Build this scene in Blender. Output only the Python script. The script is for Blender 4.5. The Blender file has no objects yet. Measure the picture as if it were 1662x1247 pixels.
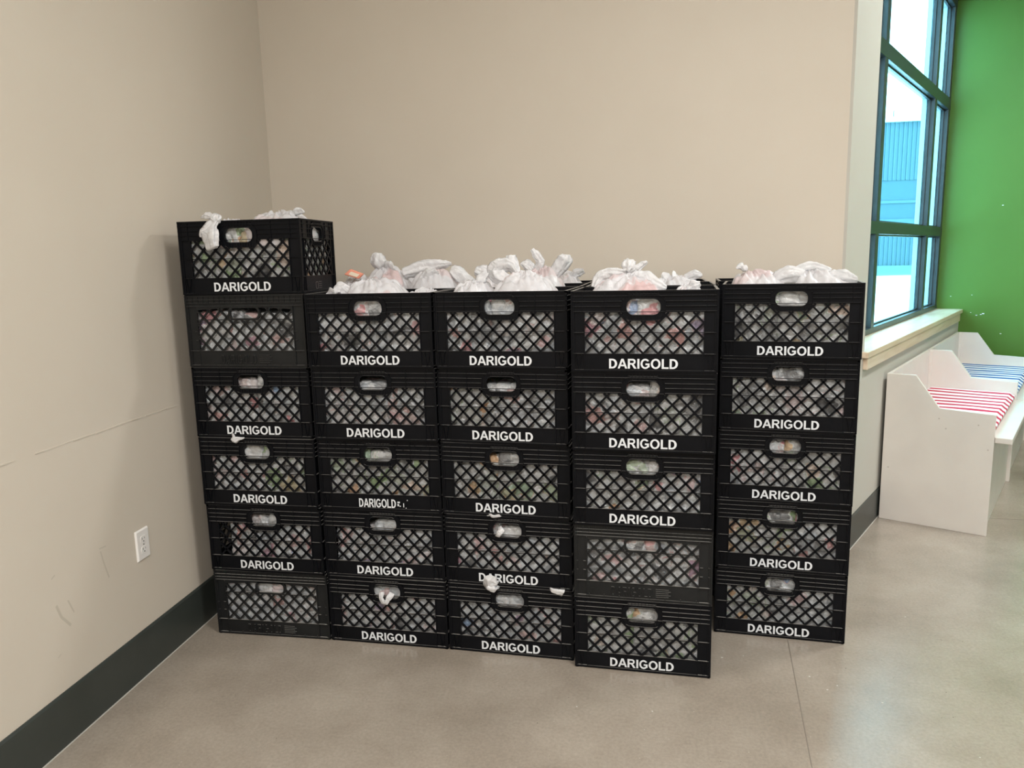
import bpy, bmesh, math, random
from math import pi, sin, cos, radians
from mathutils import Vector, Matrix, noise
from mathutils.geometry import tessellate_polygon

scene = bpy.context.scene
col = scene.collection

# ------------------------------------------------------------------ camera
f_px, pitch, roll, heading = 1228.7, radians(9.562), radians(-1.35), radians(8.4)
cam_h = 1.4968
cp, sp, cr, sr = cos(pitch), sin(pitch), cos(roll), sin(roll)
base = Matrix(((1, 0, 0), (0, -sp, -cp), (0, cp, -sp)))
Rm = Matrix(((cr, -sr, 0), (sr, cr, 0), (0, 0, 1))) @ base
Rz = Matrix.Rotation(heading, 3, 'Z')
right, down, fwd = Rz @ Rm[0], Rz @ Rm[1], Rz @ Rm[2]
cam_data = bpy.data.cameras.new('camera')
cam_data.sensor_width = 36.0
cam_data.lens = f_px / 1662 * 36.0
cam_data.clip_start = 0.05
cam_data.clip_end = 300
cam = bpy.data.objects.new('camera', cam_data)
col.objects.link(cam)
m = Matrix((right, -down, -fwd)).transposed().to_4x4()
m.translation = Vector((0, 0, cam_h))
cam.matrix_world = m
scene.camera = cam

# ------------------------------------------------------------------ view
vs = scene.view_settings
scene.display_settings.display_device = 'sRGB'
vs.view_transform = 'Standard'
vs.look = 'None'
vs.exposure = 0.10
vs.gamma = 1.0
vs.use_curve_mapping = False

# ------------------------------------------------------------------ world: overcast winter sky
world = bpy.data.worlds.new('overcast_sky')
scene.world = world
world.use_nodes = True
wn = world.node_tree
wn.nodes.clear()
wo = wn.nodes.new('ShaderNodeOutputWorld')
bg = wn.nodes.new('ShaderNodeBackground')
bg.inputs['Color'].default_value = (0.80, 0.92, 1.0, 1)
bg.inputs['Strength'].default_value = 9.0
wn.links.new(bg.outputs[0], wo.inputs[0])

CEIL = 3.7


def area_light(name, loc, size, power, color, rot=(0, 0, 0)):
    l = bpy.data.lights.new(name, 'AREA')
    l.shape = 'RECTANGLE'
    l.size, l.size_y = size
    l.energy = power
    l.color = color
    o = bpy.data.objects.new(name, l)
    o.location = loc
    o.rotation_euler = rot
    col.objects.link(o)
    return o


WARM = (1.0, 0.965, 0.92)
LAMPS = [  # (x, y, size x, size y, watts)
    (0.9, 1.0, 1.2, 0.3, 58),
    (2.7, 3.85, 0.4, 0.4, 66),
    (0.1, -0.8, 1.2, 0.6, 90),
    (3.4, -0.4, 1.2, 0.6, 85),
    (-0.6, -2.8, 1.2, 0.6, 90),
    (4.6, 2.2, 1.2, 0.6, 20),
]
for i, (x, y, sx, sy, w) in enumerate(LAMPS):
    area_light('ceiling_lamp_light', (x, y, CEIL - 0.075), (sx, sy), w, WARM)


# ------------------------------------------------------------------ helpers
def tag(o, label=None, cat=None, group=None, kind=None):
    if label: o['label'] = label
    if cat: o['category'] = cat
    if group: o['group'] = group
    if kind: o['kind'] = kind
    return o


def new_obj(name, mesh, parent=None, loc=(0, 0, 0), rz=0.0):
    o = bpy.data.objects.new(name, mesh)
    o.location = loc
    o.rotation_euler = (0, 0, rz)
    col.objects.link(o)
    if parent is not None:
        o.parent = parent
    return o


def empty(name, loc, rz=0.0):
    o = bpy.data.objects.new(name, None)
    o.empty_display_size = 0.1
    o.location = loc
    o.rotation_euler = (0, 0, rz)
    col.objects.link(o)
    return o


class MB:
    """collects polygons of one mesh"""

    def __init__(self):
        self.v, self.f, self.s = [], [], []

    def add(self, verts, faces, smooth=False):
        n = len(self.v)
        self.v += [tuple(p) for p in verts]
        self.f += [tuple(i + n for i in f) for f in faces]
        self.s += [smooth] * len(faces)

    def box(self, x0, x1, y0, y1, z0, z1):
        if x0 > x1: x0, x1 = x1, x0
        if y0 > y1: y0, y1 = y1, y0
        if z0 > z1: z0, z1 = z1, z0
        v = [(x0, y0, z0), (x1, y0, z0), (x1, y1, z0), (x0, y1, z0),
             (x0, y0, z1), (x1, y0, z1), (x1, y1, z1), (x0, y1, z1)]
        self.add(v, [(0, 3, 2, 1), (4, 5, 6, 7), (0, 1, 5, 4), (1, 2, 6, 5), (2, 3, 7, 6), (3, 0, 4, 7)])

    def prism(self, outline, holes, z0, z1, fn=lambda p: p):
        """outline/holes: 2D ccw lists; extruded from z0 to z1, each (x,y,z) passed through fn"""
        loops = [outline] + list(holes)
        pts = [p for l in loops for p in l]
        tris = tessellate_polygon([[Vector((p[0], p[1], 0)) for p in l] for l in loops])
        n = len(pts)
        v = [fn((p[0], p[1], z0)) for p in pts] + [fn((p[0], p[1], z1)) for p in pts]
        F = []
        for t in tris:
            a, b, c = t
            A = (pts[b][0] - pts[a][0]) * (pts[c][1] - pts[a][1]) - (pts[b][1] - pts[a][1]) * (pts[c][0] - pts[a][0])
            if A < 0: a, c = c, a
            F.append((a + n, b + n, c + n))
            F.append((c, b, a))
        k = 0
        for l in loops:
            L = len(l)
            for i in range(L):
                j = (i + 1) % L
                F.append((k + i, k + j, k + j + n, k + i + n))
            k += L
        self.add(v, F)

    def mesh(self, name, mat):
        me = bpy.data.meshes.new(name)
        me.from_pydata(self.v, [], self.f)
        me.polygons.foreach_set('use_smooth', self.s)
        if mat: me.materials.append(mat)
        me.update()
        return me

    def build(self, name, mat, parent=None, loc=(0, 0, 0), rz=0.0):
        return new_obj(name, self.mesh(name, mat), parent, loc, rz)


def fix_normals(me):
    bm = bmesh.new()
    bm.from_mesh(me)
    bmesh.ops.recalc_face_normals(bm, faces=bm.faces)
    bm.to_mesh(me)
    bm.free()


def bevel(o, w, seg=2):
    md = o.modifiers.new('bevel', 'BEVEL')
    md.width = w
    md.segments = seg
    md.limit_method = 'ANGLE'
    return o


# ------------------------------------------------------------------ materials
def mat(name, color, rough=0.5, spec=0.5, metallic=0.0):
    mt = bpy.data.materials.new(name)
    mt.use_nodes = True
    b = mt.node_tree.nodes['Principled BSDF']
    b.inputs['Base Color'].default_value = (*color, 1)
    b.inputs['Roughness'].default_value = rough
    b.inputs['Specular IOR Level'].default_value = spec
    b.inputs['Metallic'].default_value = metallic
    return mt


def nd(mt, typ, **kw):
    n = mt.node_tree.nodes.new(typ)
    for k, v in kw.items():
        if k in n.inputs: n.inputs[k].default_value = v
        else: setattr(n, k, v)
    return n


def lk(mt, a, b): mt.node_tree.links.new(a, b)


def ramp(mt, stops, interp='LINEAR'):
    r = mt.node_tree.nodes.new('ShaderNodeValToRGB')
    e = r.color_ramp.elements
    r.color_ramp.interpolation = interp
    while len(e) < len(stops): e.new(0.5)
    for i, (p, c) in enumerate(stops):
        e[i].position = p
        e[i].color = (*c, 1) if len(c) == 3 else c
    return r


def srgb(r, g, b):
    def f(c):
        c /= 255
        return c / 12.92 if c <= 0.04045 else ((c + 0.055) / 1.055) ** 2.4
    return (f(r), f(g), f(b))


def noisy(name, c1, c2, scale, rough=0.6, bump=0.0, bscale=200, spec=0.4, detail=4):
    mt = mat(name, c1, rough, spec)
    b = mt.node_tree.nodes['Principled BSDF']
    tc = nd(mt, 'ShaderNodeTexCoord')
    n = nd(mt, 'ShaderNodeTexNoise', Scale=scale, Detail=detail)
    lk(mt, tc.outputs['Object'], n.inputs['Vector'])
    r = ramp(mt, [(0.35, c1), (0.65, c2)])
    lk(mt, n.outputs['Fac'], r.inputs[0])
    lk(mt, r.outputs[0], b.inputs['Base Color'])
    if bump:
        n2 = nd(mt, 'ShaderNodeTexNoise', Scale=bscale, Detail=3)
        lk(mt, tc.outputs['Object'], n2.inputs['Vector'])
        bp = nd(mt, 'ShaderNodeBump', Strength=bump, Distance=0.002)
        lk(mt, n2.outputs['Fac'], bp.inputs['Height'])
        lk(mt, bp.outputs[0], b.inputs['Normal'])
    return mt


M_wall = noisy('beige_wall_paint', (0.598, 0.541, 0.463), (0.610, 0.553, 0.475), 3, 0.55, 0.12, 260, 0.3)
M_wall_dim = noisy('wall_paint_dim_cool_light', (0.53, 0.52, 0.475), (0.54, 0.53, 0.485), 3, 0.55, 0.12, 260, 0.3)  # wall paint greyed: dimmer, cooler light beside the window put into its colour
M_green = noisy('green_wall_paint', (0.078, 0.182, 0.027), (0.084, 0.192, 0.030), 3, 0.45, 0.12, 240, 0.4)
M_ceil = noisy('white_ceiling', (0.78, 0.77, 0.74), (0.8, 0.79, 0.76), 4, 0.8)
M_base = noisy('dark_rubber_base', (0.035, 0.042, 0.038), (0.042, 0.049, 0.045), 6, 0.38, 0.05, 60, 0.5)
M_caulk = mat('white_caulk', (0.5, 0.48, 0.44), 0.6)
M_frame = noisy('dark_window_frame', (0.022, 0.032, 0.040), (0.027, 0.038, 0.047), 10, 0.35, 0, 1, 0.6)
M_alu = mat('exterior_aluminium', (0.55, 0.62, 0.70), 0.35, 0.5, 0.2)
M_white = noisy('white_bench_paint', (0.68, 0.64, 0.60), (0.72, 0.68, 0.635), 5, 0.35, 0.15, 90, 0.5)
M_outlet = mat('outlet_white', (0.78, 0.76, 0.74), 0.3)
M_black = mat('slot_black', (0.01, 0.01, 0.01), 0.6)
M_ink = noisy('white_crate_ink', (0.66, 0.69, 0.73), (0.73, 0.76, 0.80), 60, 0.5)
M_screw = mat('screw_steel', (0.5, 0.5, 0.5), 0.3, 0.5, 1.0)


def crate_mat(name, c, c2, top_glint, spec):
    """moulded black plastic with highlights painted in on the faces that point up"""
    mt = noisy(name, c, c2, 9, 0.36, 0.08, 420, spec)
    nt = mt.node_tree
    b = nt.nodes['Principled BSDF']
    tc = nd(mt, 'ShaderNodeTexCoord')
    n = nd(mt, 'ShaderNodeTexNoise', Scale=14, Detail=5)
    lk(mt, tc.outputs['Object'], n.inputs['Vector'])
    mr = nd(mt, 'ShaderNodeMapRange')
    mr.inputs['To Min'].default_value = 0.26
    mr.inputs['To Max'].default_value = 0.50
    lk(mt, n.outputs['Fac'], mr.inputs['Value'])
    lk(mt, mr.outputs[0], b.inputs['Roughness'])
    old = b.inputs['Base Color'].links[0].from_socket
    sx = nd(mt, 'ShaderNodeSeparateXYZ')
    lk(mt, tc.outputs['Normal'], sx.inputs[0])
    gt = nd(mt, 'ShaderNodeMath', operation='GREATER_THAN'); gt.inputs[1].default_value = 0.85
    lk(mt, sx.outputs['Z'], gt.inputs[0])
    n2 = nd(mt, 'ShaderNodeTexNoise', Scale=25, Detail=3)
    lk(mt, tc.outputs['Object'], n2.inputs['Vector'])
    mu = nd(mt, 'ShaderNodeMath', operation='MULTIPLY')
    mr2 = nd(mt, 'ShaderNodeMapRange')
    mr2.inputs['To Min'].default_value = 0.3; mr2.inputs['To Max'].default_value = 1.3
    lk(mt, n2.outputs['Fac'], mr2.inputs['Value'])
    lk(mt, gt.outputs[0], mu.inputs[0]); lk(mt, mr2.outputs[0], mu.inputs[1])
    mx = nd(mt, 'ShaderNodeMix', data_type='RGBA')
    mx.inputs[7].default_value = (*top_glint, 1)  # light grey painted in for highlights on rib and rim tops
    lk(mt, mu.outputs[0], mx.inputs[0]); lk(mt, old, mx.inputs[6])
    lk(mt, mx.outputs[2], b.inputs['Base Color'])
    return mt


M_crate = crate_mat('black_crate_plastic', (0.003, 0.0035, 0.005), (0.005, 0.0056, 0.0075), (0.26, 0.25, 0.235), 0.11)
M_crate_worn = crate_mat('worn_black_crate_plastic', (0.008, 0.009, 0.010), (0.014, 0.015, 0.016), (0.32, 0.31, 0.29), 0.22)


def floor_material():
    mt = mat('polished_concrete', (0.3, 0.27, 0.23), 0.3, 0.8)
    b = mt.node_tree.nodes['Principled BSDF']
    tc = nd(mt, 'ShaderNodeTexCoord')
    big = nd(mt, 'ShaderNodeTexNoise', Scale=1.6, Detail=6, Roughness=0.6)
    lk(mt, tc.outputs['Object'], big.inputs['Vector'])
    r1 = ramp(mt, [(0.3, (0.25, 0.212, 0.172)), (0.5, (0.325, 0.283, 0.236)), (0.7, (0.40, 0.355, 0.30))])
    lk(mt, big.outputs['Fac'], r1.inputs[0])
    fine = nd(mt, 'ShaderNodeTexNoise', Scale=90, Detail=5, Roughness=0.7)
    lk(mt, tc.outputs['Object'], fine.inputs['Vector'])
    r2 = ramp(mt, [(0.3, (0.86, 0.86, 0.86)), (0.7, (1.1, 1.1, 1.1))])
    lk(mt, fine.outputs['Fac'], r2.inputs[0])
    mx = nd(mt, 'ShaderNodeMix', data_type='RGBA', blend_type='MULTIPLY')
    mx.inputs[0].default_value = 1
    lk(mt, r1.outputs[0], mx.inputs[6]); lk(mt, r2.outputs[0], mx.inputs[7])
    # light aggregate specks and chips
    vor = nd(mt, 'ShaderNodeTexVoronoi', Scale=55)
    lk(mt, tc.outputs['Object'], vor.inputs['Vector'])
    n3 = nd(mt, 'ShaderNodeTexNoise', Scale=7, Detail=2)
    lk(mt, tc.outputs['Object'], n3.inputs['Vector'])
    th = nd(mt, 'ShaderNodeMath', operation='MULTIPLY'); th.inputs[1].default_value = 0.16
    lk(mt, n3.outputs['Fac'], th.inputs[0])
    lt = nd(mt, 'ShaderNodeMath', operation='LESS_THAN')
    lk(mt, vor.outputs['Distance'], lt.inputs[0]); lk(mt, th.outputs[0], lt.inputs[1])
    sep = nd(mt, 'ShaderNodeSeparateColor')
    lk(mt, vor.outputs['Color'], sep.inputs[0])
    gt = nd(mt, 'ShaderNodeMath', operation='GREATER_THAN'); gt.inputs[1].default_value = 0.90
    lk(mt, sep.outputs[0], gt.inputs[0])
    sm = nd(mt, 'ShaderNodeMath', operation='MULTIPLY')
    lk(mt, lt.outputs[0], sm.inputs[0]); lk(mt, gt.outputs[0], sm.inputs[1])
    mx2 = nd(mt, 'ShaderNodeMix', data_type='RGBA')
    mx2.inputs[7].default_value = (0.45, 0.42, 0.37, 1)
    lk(mt, sm.outputs[0], mx2.inputs[0]); lk(mt, mx.outputs[2], mx2.inputs[6])
    gt2 = nd(mt, 'ShaderNodeMath', operation='LESS_THAN'); gt2.inputs[1].default_value = 0.07
    lk(mt, sep.outputs[0], gt2.inputs[0])
    sm2 = nd(mt, 'ShaderNodeMath', operation='MULTIPLY')
    lk(mt, lt.outputs[0], sm2.inputs[0]); lk(mt, gt2.outputs[0], sm2.inputs[1])
    mx3 = nd(mt, 'ShaderNodeMix', data_type='RGBA')
    mx3.inputs[7].default_value = (0.12, 0.10, 0.085, 1)
    lk(mt, sm2.outputs[0], mx3.inputs[0]); lk(mt, mx2.outputs[2], mx3.inputs[6])
    lk(mt, mx3.outputs[2], b.inputs['Base Color'])
    rr = nd(mt, 'ShaderNodeMapRange')
    rr.inputs['To Min'].default_value = 0.14; rr.inputs['To Max'].default_value = 0.34
    lk(mt, big.outputs['Fac'], rr.inputs['Value']); lk(mt, rr.outputs[0], b.inputs['Roughness'])
    bp = nd(mt, 'ShaderNodeBump', Strength=0.12, Distance=0.003)
    n4 = nd(mt, 'ShaderNodeTexNoise', Scale=18, Detail=4)
    lk(mt, tc.outputs['Object'], n4.inputs['Vector'])
    lk(mt, n4.outputs['Fac'], bp.inputs['Height']); lk(mt, bp.outputs[0], b.inputs['Normal'])
    return mt


def bag_material(name, patches, tint, trans=0.35, scale=16.0):
    """thin crinkled grocery-bag plastic; the printed packets inside show as colour patches"""
    mt = bpy.data.materials.new(name)
    mt.use_nodes = True
    nt = mt.node_tree
    b = nt.nodes['Principled BSDF']
    out = nt.nodes['Material Output']
    b.inputs['Roughness'].default_value = 0.32
    b.inputs['Specular IOR Level'].default_value = 0.6
    tc = nd(mt, 'ShaderNodeTexCoord')
    oi = nd(mt, 'ShaderNodeObjectInfo')
    addv = nd(mt, 'ShaderNodeVectorMath', operation='ADD')
    rs = nd(mt, 'ShaderNodeVectorMath', operation='SCALE')
    rs.inputs[0].default_value = (37.0, 17.0, 53.0)
    lk(mt, oi.outputs['Random'], rs.inputs['Scale'])
    lk(mt, tc.outputs['Object'], addv.inputs[0]); lk(mt, rs.outputs[0], addv.inputs[1])
    nz = nd(mt, 'ShaderNodeTexNoise', Scale=scale * 1.2, Detail=2)
    lk(mt, addv.outputs[0], nz.inputs['Vector'])
    wv = nd(mt, 'ShaderNodeVectorMath', operation='SCALE'); wv.inputs['Scale'].default_value = 0.05
    lk(mt, nz.outputs['Color'], wv.inputs[0])
    ad2 = nd(mt, 'ShaderNodeVectorMath', operation='ADD')
    lk(mt, addv.outputs[0], ad2.inputs[0]); lk(mt, wv.outputs[0], ad2.inputs[1])
    vor = nd(mt, 'ShaderNodeTexVoronoi', Scale=scale, feature='SMOOTH_F1')
    vor.inputs['Smoothness'].default_value = 0.25
    lk(mt, ad2.outputs[0], vor.inputs['Vector'])
    sep = nd(mt, 'ShaderNodeSeparateColor')
    lk(mt, vor.outputs['Color'], sep.inputs[0])
    r = ramp(mt, patches)
    lk(mt, sep.outputs[0], r.inputs[0])
    # brightness variation from layering of the film
    n5 = nd(mt, 'ShaderNodeTexNoise', Scale=scale * 2.4, Detail=3)
    lk(mt, addv.outputs[0], n5.inputs['Vector'])
    lo = 0.82 if scale > 15 else 0.90
    hi = (1.24, 1.28, 1.34) if scale > 15 else (1.06, 1.07, 1.10)
    r5 = ramp(mt, [(0.3, (lo, lo * 1.01, lo * 1.04)), (0.68, hi)])
    lk(mt, n5.outputs['Fac'], r5.inputs[0])
    mx = nd(mt, 'ShaderNodeMix', data_type='RGBA', blend_type='MULTIPLY')
    mx.inputs[0].default_value = 1
    lk(mt, r.outputs[0], mx.inputs[6]); lk(mt, r5.outputs[0], mx.inputs[7])
    lk(mt, mx.outputs[2], b.inputs['Base Color'])
    # crinkles
    n6 = nd(mt, 'ShaderNodeTexNoise', Scale=scale * 3.2, Detail=4, Distortion=1.5)
    n6.noise_type = 'RIDGED_MULTIFRACTAL'
    lk(mt, addv.outputs[0], n6.inputs['Vector'])
    bp = nd(mt, 'ShaderNodeBump', Strength=0.5, Distance=0.006)
    lk(mt, n6.outputs['Fac'], bp.inputs['Height'])
    lk(mt, bp.outputs[0], b.inputs['Normal'])
    tr = nd(mt, 'ShaderNodeBsdfTranslucent')
    tr.inputs['Color'].default_value = (*tint, 1)
    lk(mt, bp.outputs[0], tr.inputs['Normal'])
    ms = nd(mt, 'ShaderNodeMixShader')
    ms.inputs[0].default_value = trans
    lk(mt, b.outputs[0], ms.inputs[1]); lk(mt, tr.outputs[0], ms.inputs[2])
    lk(mt, ms.outputs[0], out.inputs['Surface'])
    return mt


G = (0.52, 0.53, 0.53)
M_bag_in = bag_material('grocery_bag_plastic', [
    (0.00, (0.10, 0.10, 0.10)), (0.06, (0.30, 0.30, 0.30)), (0.14, (0.42, 0.44, 0.46)), (0.24, G), (0.40, (0.64, 0.65, 0.65)),
    (0.50, (0.46, 0.48, 0.50)), (0.60, (0.68, 0.68, 0.67)), (0.70, (0.56, 0.55, 0.54)),
    (0.76, (0.58, 0.33, 0.31)), (0.81, (0.50, 0.51, 0.51)), (0.88, (0.70, 0.70, 0.69)), (0.955, (0.56, 0.25, 0.26)), (1.0, (0.28, 0.38, 0.52))],
    (0.6, 0.62, 0.62), 0.2, 20)
M_bag_in2 = bag_material('grocery_bag_plastic_over_greens', [
    (0.00, (0.10, 0.10, 0.10)), (0.08, (0.28, 0.28, 0.28)), (0.20, (0.44, 0.44, 0.43)), (0.40, (0.62, 0.62, 0.61)),
    (0.55, (0.50, 0.51, 0.51)), (0.64, (0.30, 0.40, 0.22)), (0.70, (0.52, 0.52, 0.50)), (0.82, (0.60, 0.60, 0.60)), (0.90, (0.62, 0.38, 0.22)), (1.0, (0.34, 0.45, 0.34))],
    (0.6, 0.62, 0.6), 0.2, 18)
M_bag_top = bag_material('white_bag_film', [
    (0.00, (0.86, 0.85, 0.86)), (0.5, (0.92, 0.91, 0.92)), (0.74, (0.91, 0.89, 0.90)), (0.86, (0.85, 0.66, 0.65)), (0.93, (0.87, 0.84, 0.84)), (1.0, (0.82, 0.56, 0.54))],
    (0.88, 0.86, 0.86), 0.42, 9)
M_film = bag_material('plain_white_film', [
    (0.0, (0.88, 0.88, 0.88)), (1.0, (0.92, 0.91, 0.91))], (0.9, 0.9, 0.9), 0.4, 12)


def stripe_material(name, c):
    mt = mat(name, c, 0.8, 0.2)
    b = mt.node_tree.nodes['Principled BSDF']
    tc = nd(mt, 'ShaderNodeTexCoord')
    n = nd(mt, 'ShaderNodeTexNoise', Scale=3.0, Detail=1)
    lk(mt, tc.outputs['Object'], n.inputs['Vector'])
    sx = nd(mt, 'ShaderNodeSeparateXYZ')
    lk(mt, tc.outputs['Object'], sx.inputs[0])
    w = nd(mt, 'ShaderNodeMath', operation='MULTIPLY_ADD'); w.inputs[1].default_value = 0.035
    lk(mt, n.outputs['Fac'], w.inputs[0]); lk(mt, sx.outputs['X'], w.inputs[2])
    d = nd(mt, 'ShaderNodeMath', operation='DIVIDE'); d.inputs[1].default_value = 0.106
    lk(mt, w.outputs[0], d.inputs[0])
    fr = nd(mt, 'ShaderNodeMath', operation='FRACT')
    lk(mt, d.outputs[0], fr.inputs[0])
    r = ramp(mt, [(0.0, c), (0.43, c), (0.46, (0.80, 0.78, 0.80)), (0.97, (0.80, 0.78, 0.80)), (1.0, c)])
    lk(mt, fr.outputs[0], r.inputs[0])
    lk(mt, r.outputs[0], b.inputs['Base Color'])
    return mt


def wood_material():
    mt = mat('pale_sill_wood', (0.6, 0.5, 0.38), 0.28, 0.5)
    b = mt.node_tree.nodes['Principled BSDF']
    tc = nd(mt, 'ShaderNodeTexCoord')
    mp = nd(mt, 'ShaderNodeMapping'); mp.inputs['Scale'].default_value = (1.2, 14, 14)
    lk(mt, tc.outputs['Object'], mp.inputs[0])
    n = nd(mt, 'ShaderNodeTexNoise', Scale=2.2, Detail=5, Distortion=0.6)
    lk(mt, mp.outputs[0], n.inputs['Vector'])
    r = ramp(mt, [(0.3, (0.60, 0.46, 0.33)), (0.5, (0.68, 0.55, 0.41)), (0.7, (0.74, 0.62, 0.48))])
    lk(mt, n.outputs['Fac'], r.inputs[0])
    lk(mt, r.outputs[0], b.inputs['Base Color'])
    return mt


M_wood = wood_material()


def glass_material():
    mt = bpy.data.materials.new('blue_tinted_glazing')
    mt.use_nodes = True
    nt = mt.node_tree
    out = nt.nodes['Material Output']
    nt.nodes.remove(nt.nodes['Principled BSDF'])
    t = nd(mt, 'ShaderNodeBsdfTransparent'); t.inputs['Color'].default_value = (0.64, 0.92, 0.985, 1)
    g = nd(mt, 'ShaderNodeBsdfGlossy'); g.inputs['Roughness'].default_value = 0.0
    g.inputs['Color'].default_value = (0.9, 0.95, 1, 1)
    lw = nd(mt, 'ShaderNodeLayerWeight'); lw.inputs['Blend'].default_value = 0.5
    pw = nd(mt, 'ShaderNodeMath', operation='POWER'); pw.inputs[1].default_value = 5.0
    ma = nd(mt, 'ShaderNodeMath', operation='MULTIPLY_ADD'); ma.inputs[1].default_value = 0.28; ma.inputs[2].default_value = 0.03
    ms = nd(mt, 'ShaderNodeMixShader')
    lk(mt, lw.outputs['Facing'], pw.inputs[0]); lk(mt, pw.outputs[0], ma.inputs[0])
    lk(mt, ma.outputs[0], ms.inputs[0]); lk(mt, t.outputs[0], ms.inputs[1]); lk(mt, g.outputs[0], ms.inputs[2])
    lk(mt, ms.outputs[0], out.inputs['Surface'])
    return mt


M_glass = glass_material()
M_snow = noisy('snow', (0.85, 0.88, 0.9), (0.9, 0.92, 0.94), 0.6, 0.9, 0.4, 4)
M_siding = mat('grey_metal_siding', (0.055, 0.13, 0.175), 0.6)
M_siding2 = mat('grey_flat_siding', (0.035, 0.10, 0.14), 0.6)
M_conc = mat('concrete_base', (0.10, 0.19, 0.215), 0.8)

# ------------------------------------------------------------------ room shell
XL = -1.746
BL = (-1.746, 3.70)       # back left corner
BR = (0.975, 3.567)       # outside corner where the window wall starts
A = math.atan2(0.86949, 0.49394)     # direction of the window wall


def un(u, n, z=0.0):      # u along the window wall, n into the room
    return Vector((0.49394 * u + 0.86949 * n, 0.86949 * u - 0.49394 * n, z))


def floor_obj():
    b = MB()
    P = [(-1.95, -5.2), (8.6, -5.2), (8.6, 7.2), (4.2, 7.2)]
    b.box(-2.0, 9.0, -5.2, 9.2, -0.1, 0.0)
    # shallow saw-cut joints, as recessed strips filled with dark sealant
    o = b.build('floor', floor_material())
    tag(o, kind='structure')
    jb = MB()
    M_joint = mat('joint_sealant', (0.19, 0.162, 0.135), 0.6)
    def strip(p, q, w):
        p, q = Vector(p), Vector(q)
        d = (q - p).normalized(); nn = Vector((-d.y, d.x)) * w / 2
        a = [p + nn, p - nn, q - nn, q + nn]
        jb.prism([tuple(a[3]), tuple(a[0]), tuple(a[1]), tuple(a[2])], [], 0.0, 0.0008)
    strip((0.70, 3.4), (0.38, 0.6), 0.003)
    strip((0.38, 0.6), (0.0, -3.5), 0.004)
    pa, pb = un(4.2, -0.3), un(4.5, 3.6)
    strip((1.95, 4.36), (5.2, 4.15), 0.004)
    j = jb.build('trim_1', M_joint)
    tag(j, kind='structure')
    return o


floor_obj()


def poly_wall(name, p, q, z0, z1, t, m, kind='structure'):
    """wall whose room face runs p->q, with thickness t on the left side of that direction"""
    p, q = Vector(p), Vector(q)
    d = (q - p).normalized(); nn = Vector((-d.y, d.x)) * t
    b = MB()
    b.prism([tuple(p), tuple(q), tuple(q + nn), tuple(p + nn)], [], z0, z1)
    o = b.build(name, m)
    return tag(o, kind=kind)


poly_wall('wall_left', (XL, -5.0), (XL, 3.85), 0, CEIL, 0.15, M_wall)
poly_wall('wall_back', BL, BR, 0, CEIL, 0.08, M_wall)

# window wall, local frame: x = u, y = -n, outwards
def wbox(name, boxes, m, kind='structure'):
    b = MB()
    for q in boxes: b.box(*q)
    o = b.build(name, m, None, (0, 0, 0), A)
    if kind: tag(o, kind=kind)
    return o


YS, YG = 0.911, 1.077     # wall face and mullion face (distance outwards)
UC, UO, UG = 3.578, 4.0, 7.085
wbox('wall_right', [
    (UC, UO, YS, YG + 0.15, 0, CEIL),
    (UO, UG + 0.2, YS, YG + 0.15, 0, 0.963),
    (UO, UG + 0.2, YS, YG + 0.15, 3.39, CEIL),
    ], M_wall_dim)
# green wall, perpendicular to the window wall
gb_ = MB()
gb_.prism([(UG, -5.2), (UG + 0.3, -5.2), (UG + 0.3, YG + 0.15), (UG, YG + 0.15)], [], 0, CEIL)
gw = gb_.build('wall_green', M_green, None, (0, 0, 0), A)
fix_normals(gw.data)
tag(gw, kind='structure')
# walls behind the camera close the room
g_end = un(UG, 5.2)
poly_wall('wall_rear', (g_end.x + 0.2, -5.0), (XL - 0.15, -5.0), 0, CEIL, 0.15, M_wall)
poly_wall('wall_side', (g_end.x, g_end.y + 0.3), (g_end.x, -5.0), 0, CEIL, -0.15, M_wall)
cb = MB()
ce = [(-1.9, -5.15), (g_end.x + 0.2, -5.15), tuple(un(UG + 0.2, 5.2).xy), tuple(un(UG + 0.2, -YG - 0.15).xy), tuple(un(UC, -YG - 0.15).xy), (BR[0], BR[1] + 0.1), (-1.9, 3.85)]
cb.prism(ce, [], CEIL, CEIL + 0.1)
tag(cb.build('ceiling', M_ceil), kind='structure')

# seam crack, scuffs: thin raised tape ridge on the left wall
sb = MB()
rng = random.Random(4)
for y0, y1 in ((1.2, 1.9), (1.98, 2.24), (2.25, 2.5), (2.52, 2.72)):
    n = max(3, int((y1 - y0) / 0.03))
    for i in range(n):
        a = y0 + (y1 - y0) * i / n; c = y0 + (y1 - y0) * (i + 1) / n
        z = 0.946 + rng.uniform(-0.0012, 0.0012)
        sb.box(XL, XL + rng.uniform(0.0008, 0.0022), a, c, z - rng.uniform(0.0008, 0.003), z + rng.uniform(0.0008, 0.003))
tag(sb.build('trim_2', M_wall), kind='structure')
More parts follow.
